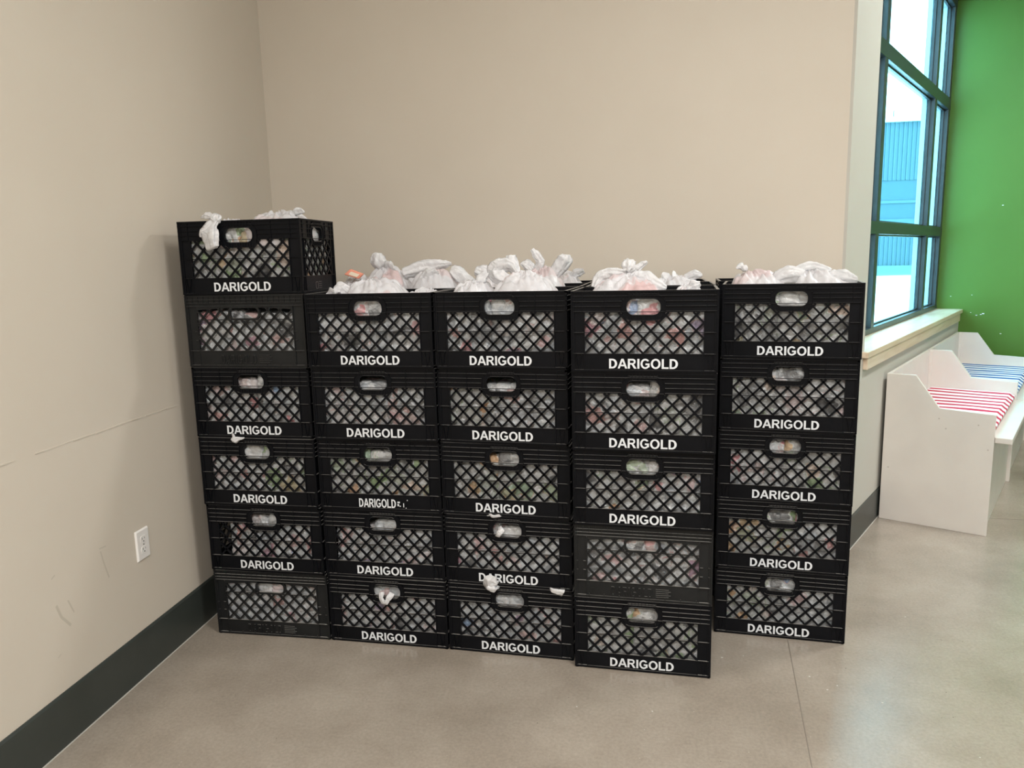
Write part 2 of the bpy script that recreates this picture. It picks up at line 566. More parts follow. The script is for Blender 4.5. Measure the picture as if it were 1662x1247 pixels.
# grey rub marks on the left wall
M_scuff = mat('grey_rub_mark', (0.50, 0.455, 0.385), 0.6)
mb = MB()
def mark(pts, w):
    for (ya, za), (yb, zb) in zip(pts, pts[1:]):
        d = Vector((yb - ya, zb - za)).normalized(); nn = Vector((-d.y, d.x)) * w / 2
        a = [(ya + nn.x, za + nn.y), (ya - nn.x, za - nn.y), (yb - nn.x, zb - nn.y), (yb + nn.x, zb + nn.y)]
        mb.prism(a[::-1], [], 0, 0.0003, lambda p: (XL + p[2], p[0], p[1]))
mark([(2.205, 0.545), (2.215, 0.50), (2.232, 0.44)], 0.006)
mark([(2.20, 0.556), (2.235, 0.553)], 0.004)
mark([(1.985, 0.455), (2.0, 0.41), (2.035, 0.365)], 0.009)
mark([(2.035, 0.45), (2.055, 0.40)], 0.005)
mark([(1.98, 0.545), (1.995, 0.552)], 0.004)
mark([(1.965, 0.29), (1.98, 0.296)], 0.003)
tag(mb.build('trim_3', M_scuff), kind='structure')

# baseboards
def baseboard(name, p, q, h=0.168):
    p, q = Vector(p), Vector(q)
    d = (q - p).normalized(); nn = Vector((d.y, -d.x))
    b = MB()
    prof = [(0, 0), (0.0085, 0), (0.0075, h - 0.008), (0.003, h), (0, h)]
    n = len(prof)
    v = []
    for e in (p, q):
        for (t, z) in prof: v.append((e.x + nn.x * t, e.y + nn.y * t, z))
    F = [(i, (i + 1) % n, (i + 1) % n + n, i + n) for i in range(n)]
    F += [tuple(range(n))[::-1], tuple(range(n, 2 * n))]
    b.add(v, F)
    o = b.build(name, M_base); fix_normals(o.data)
    c = MB()
    pp = [p + nn * 0.0085, q + nn * 0.0085]
    c.prism([tuple(pp[0]), tuple(pp[1]), tuple(pp[1] + nn * 0.004), tuple(pp[0] + nn * 0.004)], [], 0.0, 0.002)
    k = c.build('caulk_line', M_caulk, o); fix_normals(k.data)
    return tag(o, kind='structure')


baseboard('baseboard_left', (XL, -4.99), (XL, BL[1]), 0.172)
baseboard('baseboard_back', BL, BR)
baseboard('baseboard_right', un(UC, -YS).xy, un(UG, -YS).xy)
baseboard('baseboard_green', un(UG, -YS + 0.01).xy, un(UG, 5.0).xy)

# ------------------------------------------------------------------ window
win = empty('window_1', (0, 0, 0), A)
tag(win, kind='structure')
UW = UG
MU = [(UO - 0.02, UO + 0.05), (4.860, 4.935), (6.435, 6.515), (7.015, UW)]     # mullions
TR = [(0.97, 1.027), (1.577, 1.650), (2.555, 2.640), (3.31, 3.40)]     # rails
fb = MB()
for a, c in MU:
    fb.box(a, c, YG, YG + 0.045, 0.97, 3.40)
for a, c in TR:
    fb.box(UO, UW, YG - 0.002, YG + 0.045, a, c)
bevel(fb.build('window_frame', M_frame, win), 0.002)
eb = MB()
for a, c in MU:
    eb.box(a + 0.006, c - 0.006, YG + 0.056, YG + 0.088, 0.97, 3.40)
for a, c in TR:
    eb.box(UO, UW, YG + 0.056, YG + 0.086, a + 0.006, c - 0.006)
eb.build('exterior_cap', M_alu, win)
for i in range(3):
    for j in range(3):
        gb = MB()
        gb.box(MU[i][1] - 0.01, MU[i + 1][0] + 0.01, YG + 0.0465, YG + 0.0535, TR[j][1] - 0.01, TR[j + 1][0] + 0.01)
        gb.build('glass_pane', M_glass, win)
# thin rebate beads round each pane
bb = MB()
for i in range(3):
    for j in range(3):
        u0, u1, z0, z1 = MU[i][1], MU[i + 1][0], TR[j][1], TR[j + 1][0]
        t = 0.010
        for q in ((u0, u1, z0, z0 + t), (u0, u1, z1 - t, z1), (u0, u0 + t, z0, z1), (u1 - t, u1, z0, z1)):
            bb.box(q[0], q[1], YG + 0.030, YG + 0.0462, q[2], q[3])
bb.build('glazing_bead', M_frame, win)

# wooden sill with apron
sill = empty('window_sill', (0, 0, 0), A)
tag(sill, 'pale wooden ledge with apron board under the tall window', 'window sill')
b = MB(); b.prism([(3.965, YS - 0.028), (UG - 0.03, YS - 0.028), (UG, YS), (UG, YG), (3.965, YG)], [], 0.963, 0.993)
bevel(b.build('sill_board', M_wood, sill), 0.004, 3)
b = MB(); b.box(3.99, UG - 0.10, YS - 0.022, YS, 0.903, 0.963)
bevel(b.build('apron_board', M_wood, sill), 0.002)

# paint flakes on the green wall
pf = MB()
for n_, z, s in ((-0.671, 1.8, .006), (-0.98, 1.094, .004), (-0.832, 1.106, .004), (-0.745, 0.959, .008), (-0.831, 0.966, .004), (-0.76, 0.952, .006), (-0.616, 0.804, .006), (-0.79, 0.945, .006), (0.2, 1.3, .005)):
    pf.box(UG - 0.0006, UG, -n_ - s, -n_ + s, z - s * 0.4, z + s * 0.5)
tag(pf.build('trim_4', M_ink, None, (0, 0, 0), A), kind='structure')

# ------------------------------------------------------------------ outside
sn = MB()
N = 24
vv, ff = [], []
for j in range(N + 1):
    for i in range(N + 1):
        x = -20 + 60 * i / N; y = 7.9 + 16.95 * j / N
        z = 0.05 + 0.6 * min(1, max(0, (y - 9) / 15)) + 0.06 * noise.noise(Vector((x * 0.3, y * 0.3, 0)))
        vv.append((x, y, z))
for j in range(N):
    for i in range(N):
        k = j * (N + 1) + i
        ff.append((k, k + 1, k + N + 2, k + N + 1))
sn.add(vv, ff, True)
tag(sn.build('snow_ground', M_snow), 'white snow covered yard seen through the window', 'snow', kind='stuff')

bld = empty('warehouse_building', (7, 25, 0.4), 0.0)
tag(bld, 'long metal sided building across the snowy yard outside the window', 'building')
def corr(z0, z1):
    b = MB()
    x = -14.0
    prof = []
    while x < 14:
        prof += [(x, 0), (x + 0.06, 0), (x + 0.07, -0.035), (x + 0.10, -0.035), (x + 0.11, 0)]
        x += 0.125
    v = []
    for (a, c) in prof:
        v += [(a, c, z0), (a, c, z1)]
    F = [(2 * i, 2 * i + 2, 2 * i + 3, 2 * i + 1) for i in range(len(prof) - 1)]
    b.add(v, F)
    return b
corr(3.10, 4.80).build('corrugated_siding', M_siding, bld)
corr(0.55, 1.75).build('corrugated_siding', M_siding, bld)
b = MB(); b.box(-14, 14, 0.02, 6, 0.55, 4.75); b.build('wall_panel', M_siding2, bld)
b = MB(); b.box(-14, 14, -0.02, 0.02, 1.75, 1.95); b.box(-14, 14, -0.02, 0.02, 2.42, 2.5); b.build('band_trim', M_siding, bld)
b = MB(); b.box(-14, 14, -0.08, 6, -0.6, 0.55); b.build('concrete_base', M_conc, bld)
b = MB(); b.box(-14.1, 14.1, -0.15, 6.1, 4.78, 4.93); b.build('roof_edge', M_alu, bld)
b = MB()
for i in range(28):
    x = -14 + i
    z = 5.12 + 0.14 * noise.noise(Vector((i * 0.45, 3.3, 0)))
    b.box(x, x + 1.02, 0.0, 6, 4.93, z)
b.build('roof_snow', M_snow, bld)

# ------------------------------------------------------------------ ceiling lamps (fixtures)
M_fix = mat('lamp_housing', (0.8, 0.8, 0.8), 0.4)
M_dif = bpy.data.materials.new('lamp_diffuser')
M_dif.use_nodes = True
_b = M_dif.node_tree.nodes['Principled BSDF']
_b.inputs['Base Color'].default_value = (0.9, 0.9, 0.88, 1)
_b.inputs['Emission Color'].default_value = (*WARM, 1)
_b.inputs['Emission Strength'].default_value = 1.5
wheres = ['over the crates near the left wall', 'between the crates and the window', 'just above the camera', 'right of the camera', 'behind the camera', 'in front of the green wall']
for (x, y, sx, sy, w), s in zip(LAMPS, wheres):
    L = empty('ceiling_lamp', (x, y, CEIL))
    tag(L, 'flat rectangular ceiling lamp ' + s, 'ceiling lamp', 'ceiling lamps')
    b = MB(); b.box(-sx / 2 - 0.03, sx / 2 + 0.03, -sy / 2 - 0.03, sy / 2 + 0.03, -0.05, 0.0)
    b.build('housing', M_fix, L)
    b = MB(); b.box(-sx / 2, sx / 2, -sy / 2, sy / 2, -0.06, -0.05)
    b.build('diffuser', M_dif, L)

# ------------------------------------------------------------------ wall outlet
ou = empty('wall_outlet', (XL, 2.4225, 0.486), 0)
tag(ou, 'white duplex electrical outlet on the left wall', 'electrical outlet')
b = MB()
# bevelled cover plate in the y-z plane
W2, H2 = 0.0385, 0.0585
v = [(0, -W2, -H2), (0, W2, -H2), (0, W2, H2), (0, -W2, H2),
     (0.0065, -W2 + 0.005, -H2 + 0.005), (0.0065, W2 - 0.005, -H2 + 0.005), (0.0065, W2 - 0.005, H2 - 0.005), (0.0065, -W2 + 0.005, H2 - 0.005)]
b.add(v, [(4, 5, 6, 7), (0, 1, 5, 4), (1, 2, 6, 5), (2, 3, 7, 6), (3, 0, 4, 7), (3, 2, 1, 0)])
bevel(b.build('cover_plate', M_outlet, ou), 0.0015)
for zc in (0.0195, -0.0195):
    b = MB()
    pts = []
    for k in range(40):
        t = 2 * pi * k / 40
        y, z = 0.0172 * cos(t), 0.0172 * sin(t)
        z = max(-0.0135, min(0.0135, z))
        pts.append((y, z + zc))
    b.prism(pts, [], 0.006, 0.0078, lambda p: (p[2], p[0], p[1]))
    r = b.build('receptacle', M_outlet, ou)
    b = MB()
    b.box(0.0077, 0.0081, -0.0075, -0.0055, zc - 0.0005, zc + 0.0075)
    b.box(0.0077, 0.0081, 0.0055, 0.0072, zc + 0.0005, zc + 0.007)
    pts = [(0.0026 * cos(2 * pi * k / 14), zc - 0.007 + 0.0026 * sin(2 * pi * k / 14)) for k in range(14)]
    b.prism(pts, [], 0.0077, 0.0081, lambda p: (p[2], p[0], p[1]))
    b.build('slots', M_black, r)
b = MB()
b.prism([(0.003 * cos(2 * pi * k / 16), 0.003 * sin(2 * pi * k / 16)) for k in range(16)], [], 0.006, 0.0075, lambda p: (p[2], p[0], p[1]))
b.build('screw', M_screw, ou)

# ------------------------------------------------------------------ letters
def arc(cx, cy, rx, ry, a0, a1, n=14):
    return [(cx + rx * cos(radians(a0 + (a1 - a0) * i / n)), cy + ry * sin(radians(a0 + (a1 - a0) * i / n))) for i in range(n + 1)]


LET = {
    'D': ([(.08, 0), (.42, 0)] + arc(.44, .5, .50, .5, -90, 90, 18) + [(.08, 1)],
          [[(.30, .17), (.40, .17)] + arc(.42, .5, .28, .33, -90, 90, 14) + [(.30, .83)]], 1.0),
    'A': ([(0, 0), (.22, 0), (.30, .23), (.72, .23), (.80, 0), (1.02, 0), (.63, 1), (.39, 1)], [[(.37, .40), (.65, .40), (.51, .76)]], 1.0),
    'R': ([(.08, 0), (.30, 0), (.30, .41), (.44, .41), (.52, .36), (.74, 0), (1.0, 0), (.80, .32), (.70, .42)] + arc(.62, .715, .285, .285, -72, 90, 12) + [(.08, 1)],
          [[(.30, .57), (.60, .57)] + arc(.60, .70, .11, .13, -90, 90, 8) + [(.30, .83)]], 1.02),
    'I': ([(.07, 0), (.29, 0), (.29, 1), (.07, 1)], [], 0.36),
    'G': (arc(.54, .5, .49, .52, 36, 318, 30) + [(1.0, .16), (1.0, .54), (.56, .54), (.56, .37), (.78, .37), (.78, .25)] + arc(.54, .5, .29, .345, 312, 42, 22), [], 1.08),
    'O': (arc(.55, .5, .51, .52, 0, 360, 36)[:-1], [arc(.55, .5, .29, .345, 0, 360, 30)[:-1]], 1.10),
    'L': ([(.08, 0), (.80, 0), (.80, .17), (.30, .17), (.30, 1), (.08, 1)], [], 0.82),
}


def word(width, height, depth, condensed=False):
    b = MB()
    tot = sum(LET[c][2] for c in 'DARIGOLD')
    kx = width / tot
    x = -width / 2
    for c in 'DARIGOLD':
        o, hs, adv = LET[c]
        def fn(p, x=x):
            return (x + p[0] * kx, -p[2], p[1] * height)
        grow = 1.0
        b.prism(o, hs, 0, depth, fn)
        x += adv * kx
    return b


# ------------------------------------------------------------------ milk crates
W, D, H = 0.483, 0.326, 0.2755
INS = 0.0004


def stadium(hw, hh, r, cx, cz, n=8):
    p = []
    for qx, qz, a0 in ((1, -1, -90), (1, 1, 0), (-1, 1, 90), (-1, -1, 180)):
        for i in range(n + 1):
            t = radians(a0 + 90 * i / n)
            p.append((cx + qx * (hw - r) + r * cos(t), cz + qz * (hh - r) + r * sin(t)))
    return p


def side_map(side):
    """local s (0..L), z, depth d -> crate coordinates; origin is the centre of the base"""
    if side == 'front': return lambda s, z, d: (s - W / 2, -D / 2 + d, z)
    if side == 'back': return lambda s, z, d: (W / 2 - s, D / 2 - d, z)
    if side == 'right': return lambda s, z, d: (W / 2 - d, s - D / 2, z)
    return lambda s, z, d: (-W / 2 + d, D / 2 - s, z)


def sbox(b, mp, s0, s1, f0, f1, d0, d1):
    a = mp(s0, H * (1 - f1), d0); c = mp(s1, H * (1 - f0), d1)
    b.box(a[0], c[0], a[1], c[1], a[2], c[2])


def lattice(mp, s0, s1, f0, f1, step, w, d0, d1, keepout, phase=0.0, pitchz=None):
    b = MB()
    z1, z0 = H * (1 - f0), H * (1 - f1)
    kz = (pitchz or step) / step      # vertical stretch of the diagonals
    L = s1 - s0; Hh = (z1 - z0) / kz
    for sgn in (1, -1):
        c0 = -math.ceil((Hh + L) / (2 * step)) * 2 * step
        k = int((L + Hh) / step) + 4
        for i in range(-k, k):
            # line: s = c + sgn*t, z = t
            c = phase + i * 2 * step if sgn == 1 else phase + i * 2 * step
            run = []
            t = 0.0
            n = 220
            start = None
            for j in range(n + 1):
                t = Hh * j / n
                s = c + sgn * t
                inside = 0 <= s <= L and not keepout(s0 + s, z0 + t * kz)
                if inside and start is None: start = t
                if (not inside or j == n) and start is not None:
                    if t - start > 0.004: run.append((start, t))
                    start = None
            for (ta, tb) in run:
                A_ = (s0 + c + sgn * ta, z0 + ta * kz); B_ = (s0 + c + sgn * tb, z0 + tb * kz)
                dv = Vector((B_[0] - A_[0], B_[1] - A_[1])).normalized(); nn = Vector((-dv.y, dv.x)) * w / 2
                q = [(A_[0] + nn.x, A_[1] + nn.y), (A_[0] - nn.x, A_[1] - nn.y), (B_[0] - nn.x, B_[1] - nn.y), (B_[0] + nn.x, B_[1] + nn.y)]
                v = [mp(p[0], p[1], d0) for p in q] + [mp(p[0], p[1], d1) for p in q]
                b.add(v, [(0, 1, 2, 3), (7, 6, 5, 4), (0, 4, 5, 1), (1, 5, 6, 2), (2, 6, 7, 3), (3, 7, 4, 0)])
    return b


def ringmesh(b, mp, inner, outer, d0, d1):
    n = len(inner)
    v = []
    for lst, d in ((inner, d0), (outer, d0), (inner, d1), (outer, d1)):
        v += [mp(p[0], p[1], d) for p in lst]
    F = []
    for i in range(n):
        j = (i + 1) % n
        F += [(i, j, n + j, n + i), (2 * n + j, 2 * n + i, 3 * n + i, 3 * n + j), (j, i, 2 * n + i, 2 * n + j), (n + i, n + j, 3 * n + j, 3 * n + i)]
    b.add(v, F)


def make_crate_meshes(kind):
    """kind: plain, ribbed (zigzag top band), arched. returns list of (part name, mesh)"""
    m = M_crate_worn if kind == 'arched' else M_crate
    parts = []
    fr = MB()
    collars, lats = [], []
    for side in ('front', 'back', 'left', 'right'):
        L = W if side in ('front', 'back') else D
        mp = side_map(side)
        c = L / 2
        hw = 0.0555 if L == W else 0.046
        P = 0.047 if L == W else 0.040
        if kind != 'arched':
            hz = H * (1 - 0.199); hh = 0.0262
            sbox(fr, mp, 0, L, 0.0, 0.022, 0, 0.009)                      # rim
            gap = hw + 0.012
            for s0, s1 in ((0.012, c - gap), (c + gap, L - 0.012)):
                sbox(fr, mp, s0, s1, 0.02, 0.262, 0.0042, 0.0075)          # set-back band
            # grid above the hand hole
            sbox(fr, mp, c - gap - 0.002, c + gap + 0.002, 0.02, 0.10, 0.0045, 0.0075)
            k = 9
            for i in range(k):
                s = c - hw * 0.85 + 2 * hw * 0.85 * i / (k - 1)
                sbox(fr, mp, s - 0.0008, s + 0.0008, 0.02, 0.085, 0.0012, 0.0046)
            sbox(fr, mp, c - hw * 0.9, c + hw * 0.9, 0.040, 0.046, 0.001, 0.0046)
            ribs = (0.066, 0.13, 0.19, 0.252)
            for f in ribs:
                if f < 0.08:
                    sbox(fr, mp, 0.0, L, f - 0.004, f + 0.004, 0.0, 0.0052)
                else:
                    sbox(fr, mp, 0.0, c - gap - 0.004, f - 0.004, f + 0.004, 0.0, 0.0052)
                    sbox(fr, mp, c + gap + 0.004, L, f - 0.004, f + 0.004, 0.0, 0.0052)
            fl = (0.08, 0.235, 0.765, 0.92) if L == W else (0.1, 0.25, 0.75, 0.9)
            for fx in fl:
                sbox(fr, mp, fx * L - 0.001, fx * L + 0.001, 0.02, 0.255, 0.0015, 0.0046)
            if kind == 'ribbed' and side in ('front', 'back'):
                for a0, a1 in ((0.08, 0.36), (0.64, 0.92)):
                    nz = 4
                    for i in range(nz):
                        sa, sb_ = (a0 + (a1 - a0) * i / nz) * L, (a0 + (a1 - a0) * (i + 1) / nz) * L
                        za, zb = (H * (1 - .125), H * (1 - .03)) if i % 2 else (H * (1 - .03), H * (1 - .125))
                        dv = Vector((sb_ - sa, zb - za)).normalized(); nn = Vector((-dv.y, dv.x)) * 0.0009
                        q = [(sa + nn.x, za + nn.y), (sa - nn.x, za - nn.y), (sb_ - nn.x, zb - nn.y), (sb_ + nn.x, zb + nn.y)]
                        v = [mp(p[0], p[1], 0.0008) for p in q] + [mp(p[0], p[1], 0.005) for p in q]
                        fr.add(v, [(0, 1, 2, 3), (0, 4, 5, 1), (1, 5, 6, 2), (2, 6, 7, 3), (3, 7, 4, 0)])
            # hand hole collar
            cb_ = MB()
            inner = stadium(hw, hh, 0.023, c, hz)
            outer = stadium(hw + 0.0175, hh + 0.0175, 0.036, c, hz - 0.002)
            ringmesh(cb_, mp, inner, outer, 0.0035, 0.0085)
            ringmesh(cb_, mp, stadium(hw, hh, 0.023, c, hz), stadium(hw + 0.0025, hh + 0.0025, 0.0255, c, hz), 0.0008, 0.014)
            ringmesh(cb_, mp, stadium(hw + 0.0158, hh + 0.0158, 0.0345, c, hz - 0.002), stadium(hw + 0.0175, hh + 0.0175, 0.036, c, hz - 0.002), 0.0006, 0.0085)
            for i in range(10):
                s = c - hw * 0.85 + 2 * hw * 0.85 * i / 9
                z = hz - hh
                q0 = mp(s - 0.0007, z - 0.0165, 0.0012); q1 = mp(s + 0.0007, z - 0.002, 0.006)
                cb_.box(q0[0], q1[0], q0[1], q1[1], q0[2], q1[2])
            collars.append(cb_)
            latf0, latf1 = 0.262, 0.762
            def ko(s, z, c=c, hz=hz, hh=hh, hw=hw):
                dx = max(0, abs(s - c) - (hw + 0.0175 - 0.036)); dz = max(0, abs(z - hz + 0.002) - (hh + 0.0175 - 0.036))
                return dx * dx + dz * dz < 0.036 ** 2
            sbox(fr, mp, P - 0.001, L - P + 0.001, 0.255, 0.262, 0.001, 0.008)
            mid = 0.508
            sbox(fr, mp, 0, P + 0.003, mid - 0.004, mid + 0.004, 0, 0.0065)
            sbox(fr, mp, L - P - 0.003, L, mid - 0.004, mid + 0.004, 0, 0.0065)
            sbox(fr, mp, P, L - P, mid - 0.0045, mid + 0.0045, 0.003, 0.0095)
        else:
            hz = H * (1 - 0.245); hh = 0.0190; hw2 = hw * 1.02
            sbox(fr, mp, 0, L, 0.0, 0.018, 0, 0.009)
            sbox(fr, mp, 0.006, L - 0.006, 0.018, 0.165, 0.0042, 0.0085)
            for f, th_ in ((0.062, 0.010), (0.105, 0.008), (0.150, 0.012)):
                sbox(fr, mp, 0, L, f - th_ / 2, f + th_ / 2, 0, 0.005)
            k = int(L / 0.022)
            for i in range(k + 1):
                s = 0.01 + (L - 0.02) * i / k
                sbox(fr, mp, s - 0.0008, s + 0.0008, 0.018, 0.105, 0.0018, 0.0046)
            # shallow arch either side of the hand hole
            n = 16
            for i in range(n):
                t0, t1 = -1 + 2 * i / n, -1 + 2 * (i + 1) / n
                xa, xb = c + t0 * (L / 2 - P), c + t1 * (L / 2 - P)
                fa, fb_ = 0.165 + 0.035 * abs(t0) ** 1.5, 0.165 + 0.035 * abs(t1) ** 1.5
                v = []
                for d in (0.001, 0.008):
                    v += [mp(xa, H * (1 - fa), d), mp(xb, H * (1 - fb_), d), mp(xb, H * (1 - 0.150), d), mp(xa, H * (1 - 0.150), d)]
                fr.add(v, [(0, 1, 2, 3), (7, 6, 5, 4), (0, 4, 5, 1)])
            cb_ = MB()
            ringmesh(cb_, mp, stadium(hw2, hh, 0.0155, c, hz), stadium(hw2 + 0.008, hh + 0.008, 0.023, c, hz), 0.001, 0.011)
            collars.append(cb_)
            latf0, latf1 = 0.165, 0.765
            def ko(s, z, c=c, hz=hz, hh=hh, hw=hw2):
                dx = max(0, abs(s - c) - (hw + 0.005 - 0.02)); dz = max(0, abs(z - hz) - (hh + 0.005 - 0.02))
                return dx * dx + dz * dz < 0.02 ** 2
            mid = 0.335
            sbox(fr, mp, P, L - P, mid - 0.006, mid + 0.006, 0.002, 0.008)
            for f in (0.5, 0.62):
                for s0 in (0.004, P - 0.014, L - P + 0.004, L - 0.014):
                    sbox(fr, mp, s0, s0 + 0.010, f - 0.004, f + 0.004, 0.0015, 0.0065)
        # posts
        for s0, s1 in ((0.002, P), (L - P, L - 0.002)):
            sbox(fr, mp, s0, s1, 0.165 if kind == 'arched' else 0.25, 0.985, 0.0055, 0.009)
            e0, e1 = (s1 - 0.003, s1) if s0 < c else (s0, s0 + 0.003)
            sbox(fr, mp, e0, e1, 0.165 if kind == 'arched' else 0.25, 0.97, 0.0008, 0.0085)
            g0, g1 = (0.0, 0.0035) if s0 < c else (L - 0.0035, L)
            sbox(fr, mp, g0, g1, 0.0, 0.985, 0.0008, 0.006)
            if kind != 'arched':
                # slanted gussets in the foot of the post
                for (xa, xb) in ((0.30, 0.46), (0.72, 0.56)):
                    wd = s1 - s0
                    qa, qb = s0 + wd * xa, s0 + wd * xb
                    v = []
                    for d in (0.0012, 0.006):
                        v += [mp(qa, H * (1 - 0.775), d), mp(qa + 0.0018, H * (1 - 0.775), d), mp(qb + 0.0018, H * (1 - 0.965), d), mp(qb, H * (1 - 0.965), d)]
                    fr.add(v, [(3, 2, 1, 0), (0, 1, 5, 4), (1, 2, 6, 5), (2, 3, 7, 6), (3, 0, 4, 7)])
        # lattice window
        st = 0.0245
        span = L - 2 * P
        nst = round(span / st)
        st = span / nst
        w_ = 0.0067
        lb = lattice(mp, P, L - P, latf0, latf1, st, w_, 0.0012, 0.0080, ko, 0.0, 0.0255)
        lats.append(lb)
        # foot rib, name panel, bottom edge
        sbox(fr, mp, 0, L, 0.762, 0.771, 0, 0.008)
        sbox(fr, mp, P - 0.001, L - P + 0.001, 0.77, 0.97, 0.0022, 0.006)
        sbox(fr, mp, 0.0, L, 0.962, 0.985, 0.0004, 0.010)
        sbox(fr, mp, 0.005, L - 0.005, 0.985, 1.0, 0.005, 0.012)
        if kind == 'arched':
            k = 9
            for i in range(1, k):
                s = L * i / k
                sbox(fr, mp, s - 0.001, s + 0.001, 0.94, 0.964, 0.0004, 0.003)
    # solid corners, inside ribs and the crate bottom
    for sx in (-1, 1):
        for sy in (-1, 1):
            x0, y0 = sx * (W / 2 - 0.0025), sy * (D / 2 - 0.0025)
            fr.box(x0, x0 - sx * 0.010, y0, y0 - sy * 0.010, 0.0, H - 0.002)
    fr.box(-W / 2 + 0.008, W / 2 - 0.008, -D / 2 + 0.008, D / 2 - 0.008, 0.002, 0.006)
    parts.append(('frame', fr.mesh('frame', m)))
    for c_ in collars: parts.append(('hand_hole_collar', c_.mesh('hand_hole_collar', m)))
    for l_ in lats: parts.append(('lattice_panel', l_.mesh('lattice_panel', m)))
    for _, me in parts: fix_normals(me)
    return parts


ZC = H * (1 - 0.945)
CR = {k: make_crate_meshes(k) for k in ('plain', 'ribbed', 'arched')}
word_plain = word(0.231, 0.033, 0.0005)
ME_word = word_plain.mesh('lettering', M_ink)
wc = word(0.150, 0.034, 0.0005)
for (x, z, a, h_) in ((.080, .020, .010, .006), (.080, .008, .006, .009), (.088, .006, .005, .004), (.103, .004, .003, .016), (.112, .0, .003, .003), (.118, .030, .003, .004)):
    wc.box(x, x + a, -0.0005, 0, z, z + h_)
ME_word_narrow = wc.mesh('lettering', M_ink)
we = word(0.150, 0.034, 0.0020)
for q in range(5):
    we.box(0.083, 0.083 + (0.045 if q % 2 == 0 else 0.052), -0.0020, 0, 0.003 + q * 0.007, 0.0065 + q * 0.007)
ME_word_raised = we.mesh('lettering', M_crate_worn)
# faint plate marks on the short sides
ms_ = MB()
ms_.prism(stadium(0.011, 0.014, 0.006, 0, 0.016, 5), [stadium(0.009, 0.012, 0.005, 0, 0.016, 5)], 0, 0.0006, lambda p: (p[2], p[0], p[1]))
for q in range(4):
    ms_.box(0, 0.0006, 0.018, 0.045, 0.004 + q * 0.008, 0.006 + q * 0.008)
M_print = mat('faded_side_print', (0.10, 0.085, 0.085), 0.6)
ME_side_print = ms_.mesh('side_print', M_print)

ROWN = ['front', 'middle', 'rear']
COLN = ['leftmost', 'second', 'third', 'fourth', 'rightmost']
LEVN = ['bottom', 'second', 'third', 'fourth', 'fifth', 'sixth']
placed = {}


def place_crate(kind, c, k, row, x, y, rz, with_text=True, label=''):
    t = empty('milk_crate', (x, y, k * H), rz)
    for nm, me in CR[kind]:
        new_obj(nm, me, t)
    if with_text:
        if kind == 'plain': me, dx, dz = ME_word, 0.0, 0.0
        elif kind == 'ribbed': me, dx, dz = ME_word_narrow, -0.012, 0.0
        else: me, dx, dz = ME_word_raised, -0.035, 0.001
        o = new_obj('lettering', me, t, (dx, -D / 2 + 0.0022, ZC + dz - (0.002 if kind != 'plain' else 0)))
        if kind == 'plain': o['label'] = 'white painted lettering'
        elif kind == 'ribbed': o['label'] = 'narrow white lettering with worn small print'
        else: o['label'] = 'raised unpainted black lettering'
    if c == 0 and k == 5 and row == 0:
        o = new_obj('side_print', ME_side_print, t, (W / 2 - 0.0022, -0.03, 0.012))
    tag(t, label, 'crate', 'stacked black milk crates')
    placed[(c, k, row)] = (x, y, rz)
    return t


POSE = [(1, 1, -1.3953, 2.6839, -0.0219), (1, 2, -1.3988, 2.6794, -0.0354), (1, 3, -1.4029, 2.6748, -0.0385), (1, 4, -1.4068, 2.6792, -0.0327), (1, 5, -1.4097, 2.6798, -0.0333), (1, 6, -1.4069, 2.6789, -0.0093), (2, 1, -0.9067, 2.6666, -0.054), (2, 2, -0.9088, 2.6679, -0.0423), (2, 3, -0.9114, 2.6642, -0.0356), (2, 4, -0.9126, 2.654, -0.0409), (2, 5, -0.9156, 2.6466, -0.0414), (3, 1, -0.4187, 2.6364, -0.0768), (3, 2, -0.4217, 2.6361, -0.079), (3, 3, -0.4245, 2.6332, -0.0891), (3, 4, -0.4287, 2.6293, -0.1077), (3, 5, -0.4276, 2.6215, -0.092), (4, 1, 0.0701, 2.5642, -0.0691), (4, 2, 0.07, 2.5633, -0.0715), (4, 3, 0.0688, 2.5528, -0.0757), (4, 4, 0.0684, 2.5399, -0.0898), (4, 5, 0.0686, 2.534, -0.08), (5, 1, 0.6034, 2.8695, -0.1102), (5, 2, 0.6033, 2.8665, -0.1122), (5, 3, 0.6031, 2.8636, -0.1327), (5, 4, 0.603, 2.861, -0.1462), (5, 5, 0.6042, 2.8566, -0.1635)]
KIND = {(1, 1): 'arched', (1, 5): 'arched', (4, 2): 'arched', (2, 3): 'ribbed'}
KTXT = {'plain': 'black milk crate with white lettering', 'ribbed': 'black milk crate with narrow worn lettering', 'arched': 'scuffed milk crate with raised black lettering'}
for (c, k, x, y, rz) in POSE:
    kind = KIND.get((c, k), 'plain')
    cx_, cy_ = x - sin(rz) * D / 2, y + cos(rz) * D / 2
    top = 6 if c == 1 else 5
    lev = 'top' if k == top else LEVN[k - 1] + ('' if k == 1 else ' from floor')
    place_crate(kind, c - 1, k - 1, 0, cx_, cy_, rz, True, '%s, %s in %s front stack' % (KTXT[kind], lev, COLN[c - 1]))
